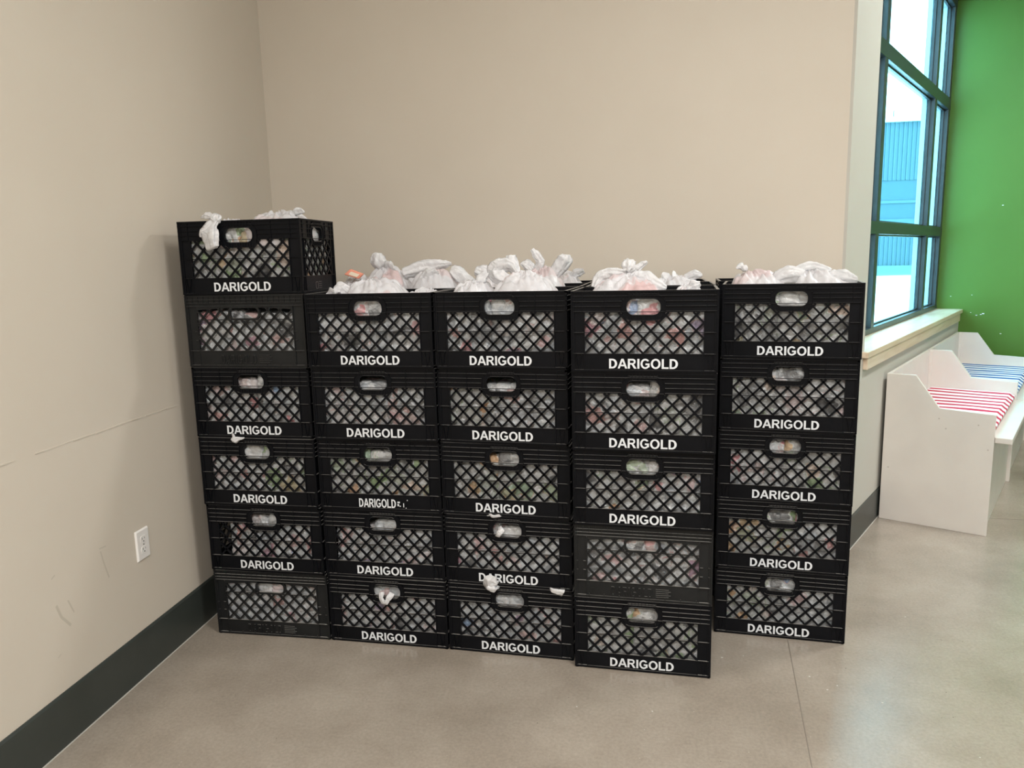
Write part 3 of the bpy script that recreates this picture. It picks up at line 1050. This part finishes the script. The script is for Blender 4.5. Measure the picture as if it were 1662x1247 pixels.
# stacks behind the front ones
BACK = [(2, 1), (2, 2), (3, 1), (3, 2), (4, 1), (4, 2), (5, 1)]
BACK_GAP = 0.3285
BRZ = {2: -0.045, 3: -0.05, 4: -0.05, 5: -0.075}
for c, r in BACK:
    for k in range(1, 6):
        x0, y0, rz0 = placed[(c - 1, 0, 0)]
        rz = BRZ[c]
        off = BACK_GAP * r + (0.006 if r else 0)
        x = x0 - sin(rz) * off + (0.012 if c in (4,) and r == 1 else 0)
        y = y0 + cos(rz) * off + (0.004 if c == 5 else 0)
        lev = 'topmost' if k == 5 else LEVN[k - 1] + ('' if k == 1 else ' from floor')
        place_crate('plain', c - 1, k - 1, r, x, y, rz, False,
                    'plain black crate in %s row behind %s front stack, %s' % ('second' if r == 2 else 'first', COLN[c - 1], lev))


# ------------------------------------------------------------------ filled grocery bags inside the crates
def bag_block(w, d, h, seed, cuts=40, mat_=None):
    bm = bmesh.new()
    bmesh.ops.create_cube(bm, size=2.0)
    bmesh.ops.subdivide_edges(bm, edges=bm.edges[:], cuts=cuts, use_grid_fill=True)
    off = Vector((seed * 7.3, seed * 3.1, seed * 5.7))
    for v in bm.verts:
        p = v.co.copy()
        # superellipsoid rounding
        q = Vector((abs(p.x), abs(p.y), abs(p.z)))
        n = (q.x ** 12 + q.y ** 12 + q.z ** 8) ** (1 / 12)
        p = p / n
        co = Vector((p.x * w / 2, p.y * d / 2, p.z * h / 2))
        dirn = Vector((p.x ** 5, p.y ** 5, p.z ** 5))
        dirn.normalize()
        # flat-sided packets push out in facets, film folds between them
        dist, pts = noise.voronoi(co * 21 + off, distance_metric='DISTANCE', exponent=2.5)
        cell = pts[0]
        rd = Vector((noise.noise(cell * 3.1), noise.noise(cell * 2.7 + Vector((9, 1, 4))), noise.noise(cell * 3.7 + Vector((2, 7, 5)))))
        facet = (co * 21 + off - cell).dot(rd) * 0.017
        crease = -0.007 * math.exp(-((dist[1] - dist[0]) / 0.07) ** 2)
        fold = 0.0035 * (1 - abs(noise.noise(co * 42 + off))) + 0.0025 * noise.noise(co * 90 + off)
        amt = facet + crease + fold - 0.004
        amt = max(-0.014, min(0.002, amt))
        amt *= 1 - 0.75 * min(1.0, abs(dirn.x) ** 2)
        v.co = co + dirn * amt
        v.co.x += 0.007 * noise.noise(Vector((0, co.y * 14, co.z * 12)) + off) * abs(p.x) ** 3
    for v in bm.verts: v.co.z += h / 2
    me = bpy.data.meshes.new('grocery_bag')
    bm.to_mesh(me); bm.free()
    me.polygons.foreach_set('use_smooth', [True] * len(me.polygons))
    me.materials.append(mat_ or M_bag_in)
    return me


HB = 0.252
bags_in = [bag_block(0.226, 0.292, HB, s + 1, 42, M_bag_in if s not in (2, 5) else M_bag_in2) for s in range(6)]
rb = random.Random(11)
for (c, k, r), (x, y, rz) in placed.items():
    if r > 0 and k < 4: continue
    split = rb.uniform(-0.05, 0.05)
    for j, sd in enumerate(('left', 'right')):
        vi = rb.randrange(6)
        if (c, k) in ((0, 5),): vi = (2, 5)[j]
        if (c, k) in ((4, 2),): vi = (0, 2)[j]
        hs = rb.uniform(0.90, 1.02)
        if (c, k) in ((0, 0), (2, 3), (1, 3), (0, 4), (1, 1)): hs = rb.uniform(0.80, 0.9)
        if k == 4 and c > 0: hs = 1.0
        e0, e1 = ((-0.2265, split + 0.008), (split - 0.008, 0.2265))[j]
        if c == 0 and k == 1 and j == 0: e0, e1 = -0.165, split       # part-empty crate: black gap at its left end
        if c == 1 and k == 1 and j == 0: e0 = -0.205
        sx = (e0 + e1) / 2
        ws = (e1 - e0) / 0.226
        o = new_obj('grocery_bag', bags_in[vi], None,
                    (x + cos(rz) * sx, y + sin(rz) * sx, k * H + 0.0065), rz + (pi if rb.random() < 0.5 else 0))
        o.scale = (ws, 1, hs)
        if r == 0:
            top = 5 if c == 0 else 4
            lev = 'top crate' if k == top else (LEVN[k] + ' crate')
            lab = 'packed white plastic bag, %s half of %s%s in %s stack' % (sd, lev, '' if k in (top, 0) else ' from floor', COLN[c])
        else:
            lab = 'white plastic bag low in %s half of top crate, %s row behind %s stack' % (sd, 'second' if r == 2 else 'first', COLN[c])
        tag(o, lab, 'plastic bag', 'filled plastic bags inside the crates')


# ------------------------------------------------------------------ tied bags on top
def mound(w, d, h, seed, peak=(0.0, 0.0), folds=9, mat_=None, sharp=1.5):
    """the shoulder of a filled bag: film gathered in folds towards the knot"""
    rg = random.Random(seed)
    NR, NT = 30, 110
    v, F = [], []
    ph = [rg.uniform(0, 6.28) for _ in range(6)]
    off = Vector((seed * 4.1, seed * 2.3, 0.7))
    for i in range(NR + 1):
        r = i / NR
        for j in range(NT):
            t = 2 * pi * j / NT
            sup = (abs(cos(t)) ** 3.2 + abs(sin(t)) ** 3.2) ** (-1 / 3.2)
            x = r * sup * cos(t) * w / 2; y = r * sup * sin(t) * d / 2
            x += peak[0] * (1 - r) ** 1.2; y += peak[1] * (1 - r) ** 1.2
            dome = (1 - r ** 3.6) * 0.78 + 0.22 * max(0, 1 - r * sharp) ** 1.2
            fold = (sin(folds * t + ph[0] + 1.4 * sin(3 * t + ph[1])) * 0.5 + sin((folds * 2 + 3) * t + ph[2] + 3 * r) * 0.3)
            fold *= r * (1 - r) * 3.2
            q = Vector((x * 22, y * 22, 0)) + off
            crum = (1 - abs(noise.noise(q)) * 2) * 0.5 + 0.35 * noise.noise(q * 2.6)
            dd, pp = noise.voronoi(Vector((x * 16, y * 16, 0)) + off)
            crease = -math.exp(-((dd[1] - dd[0]) / 0.12) ** 2)
            big = noise.noise(Vector((x * 9, y * 9, 3)) + off)
            z = h * dome * (1 + 0.22 * big) + 0.014 * fold + (0.014 * crum + 0.010 * crease) * min(1, (1 - r) * 4) * min(1, r * 5 + .2)
            v.append((x, y, z))
    for i in range(NR):
        for j in range(NT):
            a = i * NT + j; b_ = i * NT + (j + 1) % NT
            F.append((a, a + NT, b_ + NT, b_))
    # skirt going down between the packed bags
    n0 = NR * NT
    base_n = len(v)
    for j in range(NT):
        x, y, z = v[n0 + j]
        v.append((x * 0.97, y * 0.97, -0.055))
    for j in range(NT):
        k = (j + 1) % NT
        F.append((n0 + j, base_n + j, base_n + k, n0 + k))
    b = MB(); b.add(v, F, True)
    me = b.mesh('tied_bag', mat_ or M_bag_top)
    fix_normals(me)
    return me


def ear_mesh(pts, widths, seed, flat=0.35, mat_=None, twist=0.6, ang0=0.0):
    """a bag handle pulled up out of the knot: flattened crumpled tube along a curve"""
    rg = random.Random(seed)
    P = [Vector(p) for p in pts]
    n = 26; NT = 28
    def cr(i, t):
        p0, p1, p2, p3 = P[max(i - 1, 0)], P[i], P[min(i + 1, len(P) - 1)], P[min(i + 2, len(P) - 1)]
        return 0.5 * ((2 * p1) + (p2 - p0) * t + (2 * p0 - 5 * p1 + 4 * p2 - p3) * t * t + (3 * p1 - p0 - 3 * p2 + p3) * t ** 3)
    v, F = [], []
    off = Vector((seed * 1.7, seed * 9.1, 2.2))
    segs = len(P) - 1
    cs = []
    for i in range(n + 1):
        u = i / n * segs; k = min(int(u), segs - 1)
        cs.append(cr(k, u - k))
    ph = rg.uniform(0, 6)
    for i in range(n + 1):
        u = i / n
        q = u * (len(widths) - 1); k = min(int(q), len(widths) - 2)
        w = widths[k] + (widths[k + 1] - widths[k]) * (q - k)
        tan = (cs[min(i + 1, n)] - cs[max(i - 1, 0)]).normalized()
        ref = Vector((0, 1, 0)) if abs(tan.y) < 0.9 else Vector((1, 0, 0))
        e1 = tan.cross(ref).normalized(); e2 = tan.cross(e1).normalized()
        a = ang0 + twist * u
        f1 = e1 * cos(a) + e2 * sin(a); f2 = -e1 * sin(a) + e2 * cos(a)
        for j in range(NT):
            t = 2 * pi * j / NT
            rad = 1 + 0.22 * sin(5 * t + ph) + 0.16 * sin(9 * t - ph * 2 + 2 * u)
            c = cs[i] + f1 * (cos(t) * w * rad) + f2 * (sin(t) * w * flat * rad)
            c += Vector((noise.noise(c * 55 + off), noise.noise(c * 55 + off * 2), noise.noise(c * 55 - off))) * 0.005
            v.append(tuple(c))
    for i in range(n):
        for j in range(NT):
            a = i * NT + j; b_ = i * NT + (j + 1) % NT
            F.append((a, b_, b_ + NT, a + NT))
    F.append(tuple(range(NT))[::-1]); F.append(tuple(range(n * NT, n * NT + NT)))
    b = MB(); b.add(v, F, True)
    me = b.mesh('bag_handle', mat_ or M_film)
    fix_normals(me)
    return me


def tied_bag(loc, size, seed, label, ears=(), rz=0.0, peak=(0, 0), mat_=None, knot=None, sharp=1.5, folds=9):
    """loc: point on the surface of the packed bags; ears in offsets from loc"""
    t = empty('tied_grocery_bag', loc, rz)
    tag(t, label, 'plastic bag', 'tied plastic bags on top of the crates')
    new_obj('bag_body', mound(size[0], size[1], size[2], seed, peak, folds, mat_, sharp), t)
    if knot:
        kx, ky, kz, kr = knot
        b = bmesh.new()
        bmesh.ops.create_icosphere(b, subdivisions=4, radius=kr)
        for v in b.verts:
            p = v.co * (38 / 1) + Vector((seed, 3, 1))
            s = 1 + 0.30 * (1 - abs(noise.noise(v.co * 60 + Vector((seed, 0, 0)))) * 2.2) - 0.2 + 0.12 * sin(math.atan2(v.co.y, v.co.x) * 7)
            v.co *= s
        me = bpy.data.meshes.new('knot'); b.to_mesh(me); b.free()
        me.polygons.foreach_set('use_smooth', [True] * len(me.polygons))
        me.materials.append(M_film)
        new_obj('knot', me, t, (kx, ky, kz))
    for i, (pts, wd) in enumerate(ears):
        new_obj('bag_handle', ear_mesh(pts, wd, seed * 10 + i), t)
    return t


RIM = 5 * H
# leftmost stack, top crate (rim at 6*H)
R6 = 6 * H
tied_bag((-1.30, 2.82, R6 - 0.040), (0.24, 0.27, 0.072), 3, 'low white bag mound at the right of the tallest stack top', sharp=1.0,
         ears=[([(0.05, -0.03, .058), (0.09, -0.04, .072), (0.115, -0.05, .070)], [.006, .014, .008])])
tied_bag((-1.51, 2.83, R6 - 0.045), (0.19, 0.26, 0.052), 5, 'white bag knotted over the front rim of the tallest stack',
         knot=(0.027, -0.157, 0.052, 0.018),
         ears=[([(0.027, -0.160, .052), (0.010, -0.170, .024), (0.006, -0.174, -.012), (0.014, -0.176, -.056)], [.010, .026, .042, .034]),
               ([(0.025, -0.165, .045), (-0.010, -0.175, .015), (-0.028, -0.176, .002), (-0.030, -0.176, -.014)], [.006, .010, .010, .004]),
               ([(0.02, -0.16, .055), (-0.02, -0.14, .066), (-0.06, -0.11, .062)], [.008, .012, .004])])
# second stack, front crate
tied_bag((-0.925, 2.81, RIM - 0.042), (0.25, 0.27, 0.086), 7, 'rounded pinkish white bag in the second front crate from the left', rz=-0.04, peak=(-0.03, 0), sharp=1.0,
         ears=[([(-0.08, -0.04, .035), (-0.125, -0.05, .058), (-0.15, -0.06, .048)], [.012, .022, .014])])
tied_bag((-0.745, 2.80, RIM - 0.04), (0.12, 0.26, 0.046), 8, 'flat white bag at the right of the second front crate', rz=-0.04, peak=(0.03, 0))
tied_bag((-1.09, 2.80, RIM - 0.042), (0.10, 0.24, 0.052), 9, 'small white bag corner beside the tallest stack', rz=-0.04,
         ears=[([(0.0, -0.06, .035), (0.02, -0.08, .050), (0.045, -0.10, .042)], [.006, .012, .005])])
# behind second stack
tied_bag((-0.985, 3.13, RIM - 0.035), (0.22, 0.28, 0.128), 21, 'large white bag with an upright handle behind the second stack', rz=-0.045, peak=(0.0, 0), sharp=1.1,
         ears=[([(-0.020, 0.0, .11), (-0.026, -0.02, .140), (-0.030, -0.02, .165), (-0.030, -0.02, .184)], [.014, .028, .026, .006]),
               ([(0.0, 0.0, .11), (0.02, -0.03, .128), (0.05, -0.05, .120)], [.014, .020, .012])])
tied_bag((-1.115, 3.135, RIM - 0.035), (0.115, 0.27, 0.092), 20, 'clear white bag under the orange packet behind the second stack', rz=-0.045, sharp=0.8, mat_=M_film)
tied_bag((-0.775, 3.12, RIM - 0.04), (0.22, 0.28, 0.116), 22, 'white bag with a long handle flopped right behind the second stack', rz=-0.045, sharp=0.9,
         ears=[([(-0.14, 0.0, .10), (-0.06, 0.02, .122), (-0.0, 0.04, .130), (0.06, 0.05, .136)], [.018, .028, .022, .006]),
               ([(-0.03, -0.08, .07), (0.0, -0.08, .095), (0.03, -0.08, .112)], [.016, .024, .014])])
tied_bag((-0.90, 3.455, RIM - 0.03), (0.40, 0.25, 0.105), 23, 'white bag in the rearmost crate behind the second stack', rz=-0.045)
# behind third stack
tied_bag((-0.51, 3.12, RIM - 0.04), (0.18, 0.28, 0.098), 24, 'crumpled white bag behind the left half of the third stack', rz=-0.05, peak=(-0.02, 0), sharp=1.0,
         ears=[([(-0.10, -0.03, .05), (-0.14, -0.02, .075), (-0.175, -0.02, .105), (-0.195, -0.02, .112)], [.018, .026, .024, .010]),
               ([(-0.04, -0.02, .08), (-0.06, -0.02, .10), (-0.09, -0.02, .108)], [.014, .026, .014])])
tied_bag((-0.32, 3.12, RIM - 0.035), (0.19, 0.28, 0.108), 25, 'white bag with curled twin handles behind the third stack', rz=-0.05, sharp=1.1,
         ears=[([(-0.03, -0.02, .09), (-0.008, -0.02, .125), (-0.022, -0.02, .158), (-0.042, -0.02, .182)], [.012, .015, .014, .007]),
               ([(-0.04, -0.02, .095), (-0.065, -0.02, .12), (-0.09, -0.02, .128)], [.012, .020, .005]),
               ([(0.045, -0.02, .07), (0.065, -0.02, .105), (0.090, -0.02, .140), (0.095, -0.02, .158)], [.018, .026, .028, .012])])
tied_bag((-0.27, 3.43, RIM - 0.04), (0.22, 0.22, 0.080), 26, 'flat white bag in the rear crate behind the third stack', rz=-0.05,
         ears=[([(0.04, -0.02, .06), (0.075, -0.03, .082), (0.105, -0.04, .088)], [.012, .020, .012])])
# third stack front
tied_bag((-0.545, 2.79, RIM - 0.042), (0.17, 0.27, 0.074), 31, 'pinkish white bag at the left of the third front crate', rz=-0.09, peak=(0.0, -0.02), sharp=1.0,
         ears=[([(0.01, -0.01, .05), (0.030, -0.01, .080), (0.048, 0.0, .106)], [.012, .018, .010])])
tied_bag((-0.350, 2.775, RIM - 0.042), (0.26, 0.27, 0.108), 32, 'big white bag with tall pointed handle in the third front crate', rz=-0.09, sharp=1.0,
         ears=[([(-0.040, 0.03, .09), (-0.048, 0.04, .118), (-0.060, 0.04, .145), (-0.062, 0.04, .166)], [.010, .017, .019, .014]),
               ([(-0.05, 0.02, .07), (-0.105, 0.02, .090), (-0.115, 0.03, .118), (-0.07, 0.03, .128), (-0.045, 0.03, .10)], [.016, .026, .028, .024, .012])])
# fourth stack front
tied_bag((0.020, 2.705, RIM - 0.042), (0.28, 0.27, 0.094), 41, 'large white bag with a puffed knot in the fourth front crate', rz=-0.08, peak=(0.01, 0.0), sharp=0.9,
         knot=(0.004, -0.01, 0.118, 0.025),
         ears=[([(0.01, -0.02, .085), (0.035, -0.02, .112), (0.056, -0.02, .128), (0.066, -0.02, .135)], [.008, .012, .011, .006]),
               ([(-0.11, -0.02, .045), (-0.09, -0.01, .080), (-0.05, -0.01, .088), (0.0, -0.01, .090)], [.016, .024, .026, .014]),
               ([(0.02, -0.02, .085), (0.06, -0.04, .072), (0.10, -0.06, .05), (0.13, -0.06, .04)], [.012, .026, .022, .012])])
tied_bag((0.225, 2.685, RIM - 0.04), (0.11, 0.24, 0.050), 42, 'small white bag tip at the right of the fourth front crate', rz=-0.08,
         ears=[([(0.0, -0.05, .035), (0.02, -0.06, .050), (0.04, -0.06, .056)], [.010, .016, .008])])
tied_bag((0.205, 3.03, RIM - 0.04), (0.21, 0.26, 0.066), 43, 'white bag with pointed fold in the middle crate behind the fourth stack', rz=-0.05, peak=(-0.03, 0),
         ears=[([(-0.03, -0.02, .05), (-0.04, -0.02, .070), (-0.05, -0.02, .080)], [.014, .016, .004]),
               ([(-0.01, -0.02, .05), (-0.006, -0.02, .07), (-0.004, -0.01, .088)], [.007, .009, .004])])
tied_bag((-0.02, 3.05, RIM - 0.045), (0.2, 0.26, 0.045), 45, 'low white bag behind the puffed knot bag of the fourth stack', rz=-0.05)
tied_bag((0.24, 3.36, RIM - 0.04), (0.18, 0.24, 0.068), 44, 'smooth white bag in the rearmost crate behind the fourth stack', rz=-0.05,
         ears=[([(0.03, -0.03, .050), (0.065, -0.03, .062), (0.095, -0.03, .060)], [.014, .020, .010])])
# fifth stack
tied_bag((0.520, 3.035, RIM - 0.042), (0.23, 0.27, 0.088), 51, 'white bag with small knot at the left of the rightmost front crate', rz=-0.163, peak=(-0.03, -0.02), sharp=0.9,
         knot=(-0.055, -0.05, 0.096, 0.013),
         ears=[([(-0.055, -0.05, .090), (-0.07, -0.05, .104), (-0.083, -0.05, .100)], [.006, .012, .004])])
tied_bag((0.742, 2.998, RIM - 0.042), (0.24, 0.27, 0.082), 52, 'white bag spreading right in the rightmost front crate', rz=-0.163, peak=(-0.05, 0.02), sharp=0.8,
         ears=[([(-0.11, 0.0, .07), (-0.06, 0.0, .094), (-0.02, 0.0, .094), (0.03, 0.0, .080)], [.012, .020, .019, .010]),
               ([(-0.17, -0.04, .05), (-0.12, -0.05, .070), (-0.07, -0.05, .066)], [.020, .028, .020]),
               ([(0.02, -0.04, .055), (0.07, -0.06, .058), (0.11, -0.08, .050)], [.018, .024, .010])])

# orange-labelled packet peeking out
M_orange = mat('orange_packet', (0.80, 0.30, 0.20), 0.4)
M_cream = mat('cream_packet_window', (0.82, 0.70, 0.55), 0.4)
pk = MB()
pk.prism([(-0.038, 0.004), (0.020, -0.016), (0.042, 0.004), (-0.012, 0.026)], [], -0.022, 0.022, lambda p: (p[0], p[2], p[1]))
o = bevel(pk.build('food_packet', M_orange, None, (-1.10, 3.04, RIM + 0.058), 0.25), 0.004)
tag(o, 'orange packet on the bags behind the second stack', 'food packet')
pk = MB()
pk.prism([(-0.020, 0.004), (0.014, -0.008), (0.026, 0.003), (-0.008, 0.016)], [], -0.0235, -0.0222, lambda p: (p[0], p[2], p[1]))
pk.build('packet_window', M_cream, o)

# white film scraps caught between the crates
def scrap(loc, pts, wd, seed, label, rz=0.0, flat=0.25):
    me = ear_mesh(pts, wd, seed, flat, M_film, 0.3, pi / 2 * 0)
    o = new_obj('bag_scrap', me, None, loc, rz)
    return tag(o, label, 'plastic scrap', 'white bag corners caught between crates')


scrap((-1.478, 2.672, 0.829), [(-.02, .01, .006), (-.012, -.006, .004), (0, -.010, -.004), (.014, -.008, 0), (.034, -.002, .002)], [.008, .015, .013, .008, .002], 61,
      'white plastic corner between the third and fourth crates of the leftmost stack')
scrap((-0.476, 2.634, 0.556), [(-.02, .01, .0), (0, -.006, .0), (.02, -.006, -.001), (.036, .004, -.003)], [.004, .007, .005, .001], 62,
      'thin white plastic sliver in the third stack above its second crate')
scrap((-0.476, 2.636, 0.300), [(.0, .02, -.018), (-.004, -.004, -.014), (-.006, -.012, .004), (.006, -.013, .020)], [.020, .024, .026, .010], 63,
      'torn white plastic over the lettering of the third stack')
scrap((-0.474, 2.634, 0.281), [(-.006, .006, .006), (-.010, -.010, -.006), (-.008, -.012, -.022)], [.020, .020, .006], 65,
      'torn white plastic tag hanging below the third stack lettering')
scrap((-0.216, 2.612, 0.280), [(-.045, .010, .005), (-.030, -.006, .002), (-.010, -.010, 0), (.004, -.010, -.004)], [.003, .008, .012, .014], 64,
      'white plastic point at the lower right of the third stack')
scrap((-0.905, 2.656, 0.206), [(-.022, .012, .014), (-.018, -.006, -.004), (-.004, -.010, -.022), (.010, -.006, -.006), (.020, .010, .012)], [.008, .008, .008, .008, .008], 66,
      'white handle loop pulled through the lowest hand hole of the second stack')
scrap((-0.440, 2.640, 0.490), [(-.010, .010, .018), (-.006, -.002, .004), (-.016, -.004, -.008), (-.028, .006, -.016)], [.006, .010, .010, .004], 67,
      'white twisted handle in the hand hole of the second crate, third stack')


# ------------------------------------------------------------------ benches
def bench(u0, u1, cushion_mat, label, colour, group_u):
    t = empty('bench', un(u0, 0), A)
    tag(t, label, 'bench')
    Lb = u1 - u0
    YB, YF = 0.893, 0.376      # back and front distance from the origin line (outwards)
    T = 0.019
    # end panel profile in (y, z)
    prof = [(YB, 0.0), (YF, 0.0), (YF, 0.645), (0.632, 0.655), (0.752, 0.822), (YB, 0.822)]
    for nm, x0 in (('end_panel', 0.0), ('end_panel', Lb - T)):
        b = MB()
        b.prism([(p[0], p[1]) for p in prof], [], x0, x0 + T, lambda p: (p[2], p[0], p[1]))
        o = b.build(nm, M_white, t); fix_normals(o.data); bevel(o, 0.0015)
    b = MB(); b.box(T, Lb - T, YB - 0.018, YB, 0.0, 0.822)
    bevel(b.build('back_panel', M_white, t), 0.0015)
    for x in (T, Lb - T - 0.018):
        b = MB(); b.box(x, x + 0.018, YB - 0.036, YB - 0.0185, 0.53, 0.815)
        b.build('corner_strip', M_white, t)
    b = MB(); b.box(T + 0.0005, Lb - T - 0.0005, 0.395, 0.413, 0.0, 0.498)
    bevel(b.build('front_panel', M_white, t), 0.0015)
    b = MB()
    b.prism([(T + 0.0, YB - 0.0185), (T + 0.0, YF + 0.0), (0.004, YF - 0.002), (0.004, 0.298), (Lb - 0.004, 0.298), (Lb - 0.004, YF - 0.002), (Lb - T, YF), (Lb - T, YB - 0.0185)], [], 0.500, 0.530)
    o = b.build('seat_board', M_white, t); fix_normals(o.data); bevel(o, 0.003)
    # screw dimples and filled nail marks on the end
    b = MB()
    for y, z in ((0.63, 0.60), (0.595, 0.55), (0.45, 0.585), (0.86, 0.30), (0.40, 0.46)):
        pts = [(y + 0.004 * cos(2 * pi * k / 10), z + 0.004 * sin(2 * pi * k / 10)) for k in range(10)]
        b.prism(pts, [], -0.0006, 0.0, lambda p: (p[2], p[0], p[1]))
    b.build('filled_nail_mark', mat('nail_filler', (0.5, 0.46, 0.42), 0.6) if 'nail_filler' not in bpy.data.materials else bpy.data.materials['nail_filler'], t)
    # cushion: soft edged slab with slightly wavy surface
    bm = bmesh.new()
    bmesh.ops.create_cube(bm, size=2)
    bmesh.ops.subdivide_edges(bm, edges=bm.edges[:], cuts=36, use_grid_fill=True)
    cl, cd, ch = Lb - 2 * T - 0.01, 0.49, 0.052
    for v in bm.verts:
        p = v.co
        n = 14
        q = (abs(p.x) ** n + abs(p.y) ** n + abs(p.z) ** 4) ** (1 / n)
        x = p.x * cl / 2 / max(1.0, (abs(p.x) ** 30 + abs(p.z) ** 6) ** (1 / 30.0))
        y = p.y * cd / 2
        z = p.z * ch / 2
        edge = max(abs(p.y), abs(p.x) ** 3)
        if abs(p.z) > 0.0:
            z *= 1 - 0.55 * max(0, (edge - 0.90) / 0.10) ** 2
        y *= 1 - 0.04 * abs(p.z) ** 3 * (abs(p.y) > 0.9)
        z += 0.0035 * noise.noise(Vector((x * 9 + group_u, y * 5, 1)))* (p.z > 0)
        v.co = (x + Lb / 2, y + (YB - 0.019 + YB - 0.019 - cd) / 2 - 0.002, z + 0.5305 + ch / 2)
    me = bpy.data.meshes.new('seat_cushion'); bm.to_mesh(me); bm.free()
    me.polygons.foreach_set('use_smooth', [True] * len(me.polygons))
    me.materials.append(cushion_mat)
    o = new_obj('seat_cushion', me, None, un(u0, 0), A)
    tag(o, '%s and white striped seat cushion on the white bench' % colour, 'cushion')
    return t


M_red = stripe_material('red_white_stripe_cloth', (0.50, 0.035, 0.075))
M_blue = stripe_material('blue_white_stripe_cloth', (0.03, 0.11, 0.33))
bench(4.463, 5.645, M_red, 'near white wooden bench with sloped ends under the window', 'red', 0)
bench(5.650, 6.925, M_blue, 'far white wooden bench against the green wall', 'blue', 5)

# a few flecks of debris on the floor
M_fleck = mat('paper_fleck', (0.5, 0.48, 0.44), 0.7)
rg = random.Random(3)
fl = MB()
for (x, y) in ((0.45, 2.72), (0.37, 2.70), (0.74, 2.55), (0.66, 2.60), (0.70, 2.52), (0.86, 2.46), (1.15, 3.1), (1.05, 2.2), (1.45, 2.35), (1.9, 2.9), (0.1, 2.33), (-0.15, 2.33)):
    s = rg.uniform(0.002, 0.006); a = rg.uniform(0, 3)
    pts = [(x + s * cos(a + t) * rg.uniform(.5, 1), y + s * sin(a + t) * rg.uniform(.5, 1)) for t in (0, 1.3, 2.4, 3.6, 5.0)]
    fl.prism(pts, [], 0.0002, 0.0008)
tag(fl.build('paper_flecks', M_fleck), 'tiny pale flecks scattered on the concrete floor', 'debris', kind='stuff')
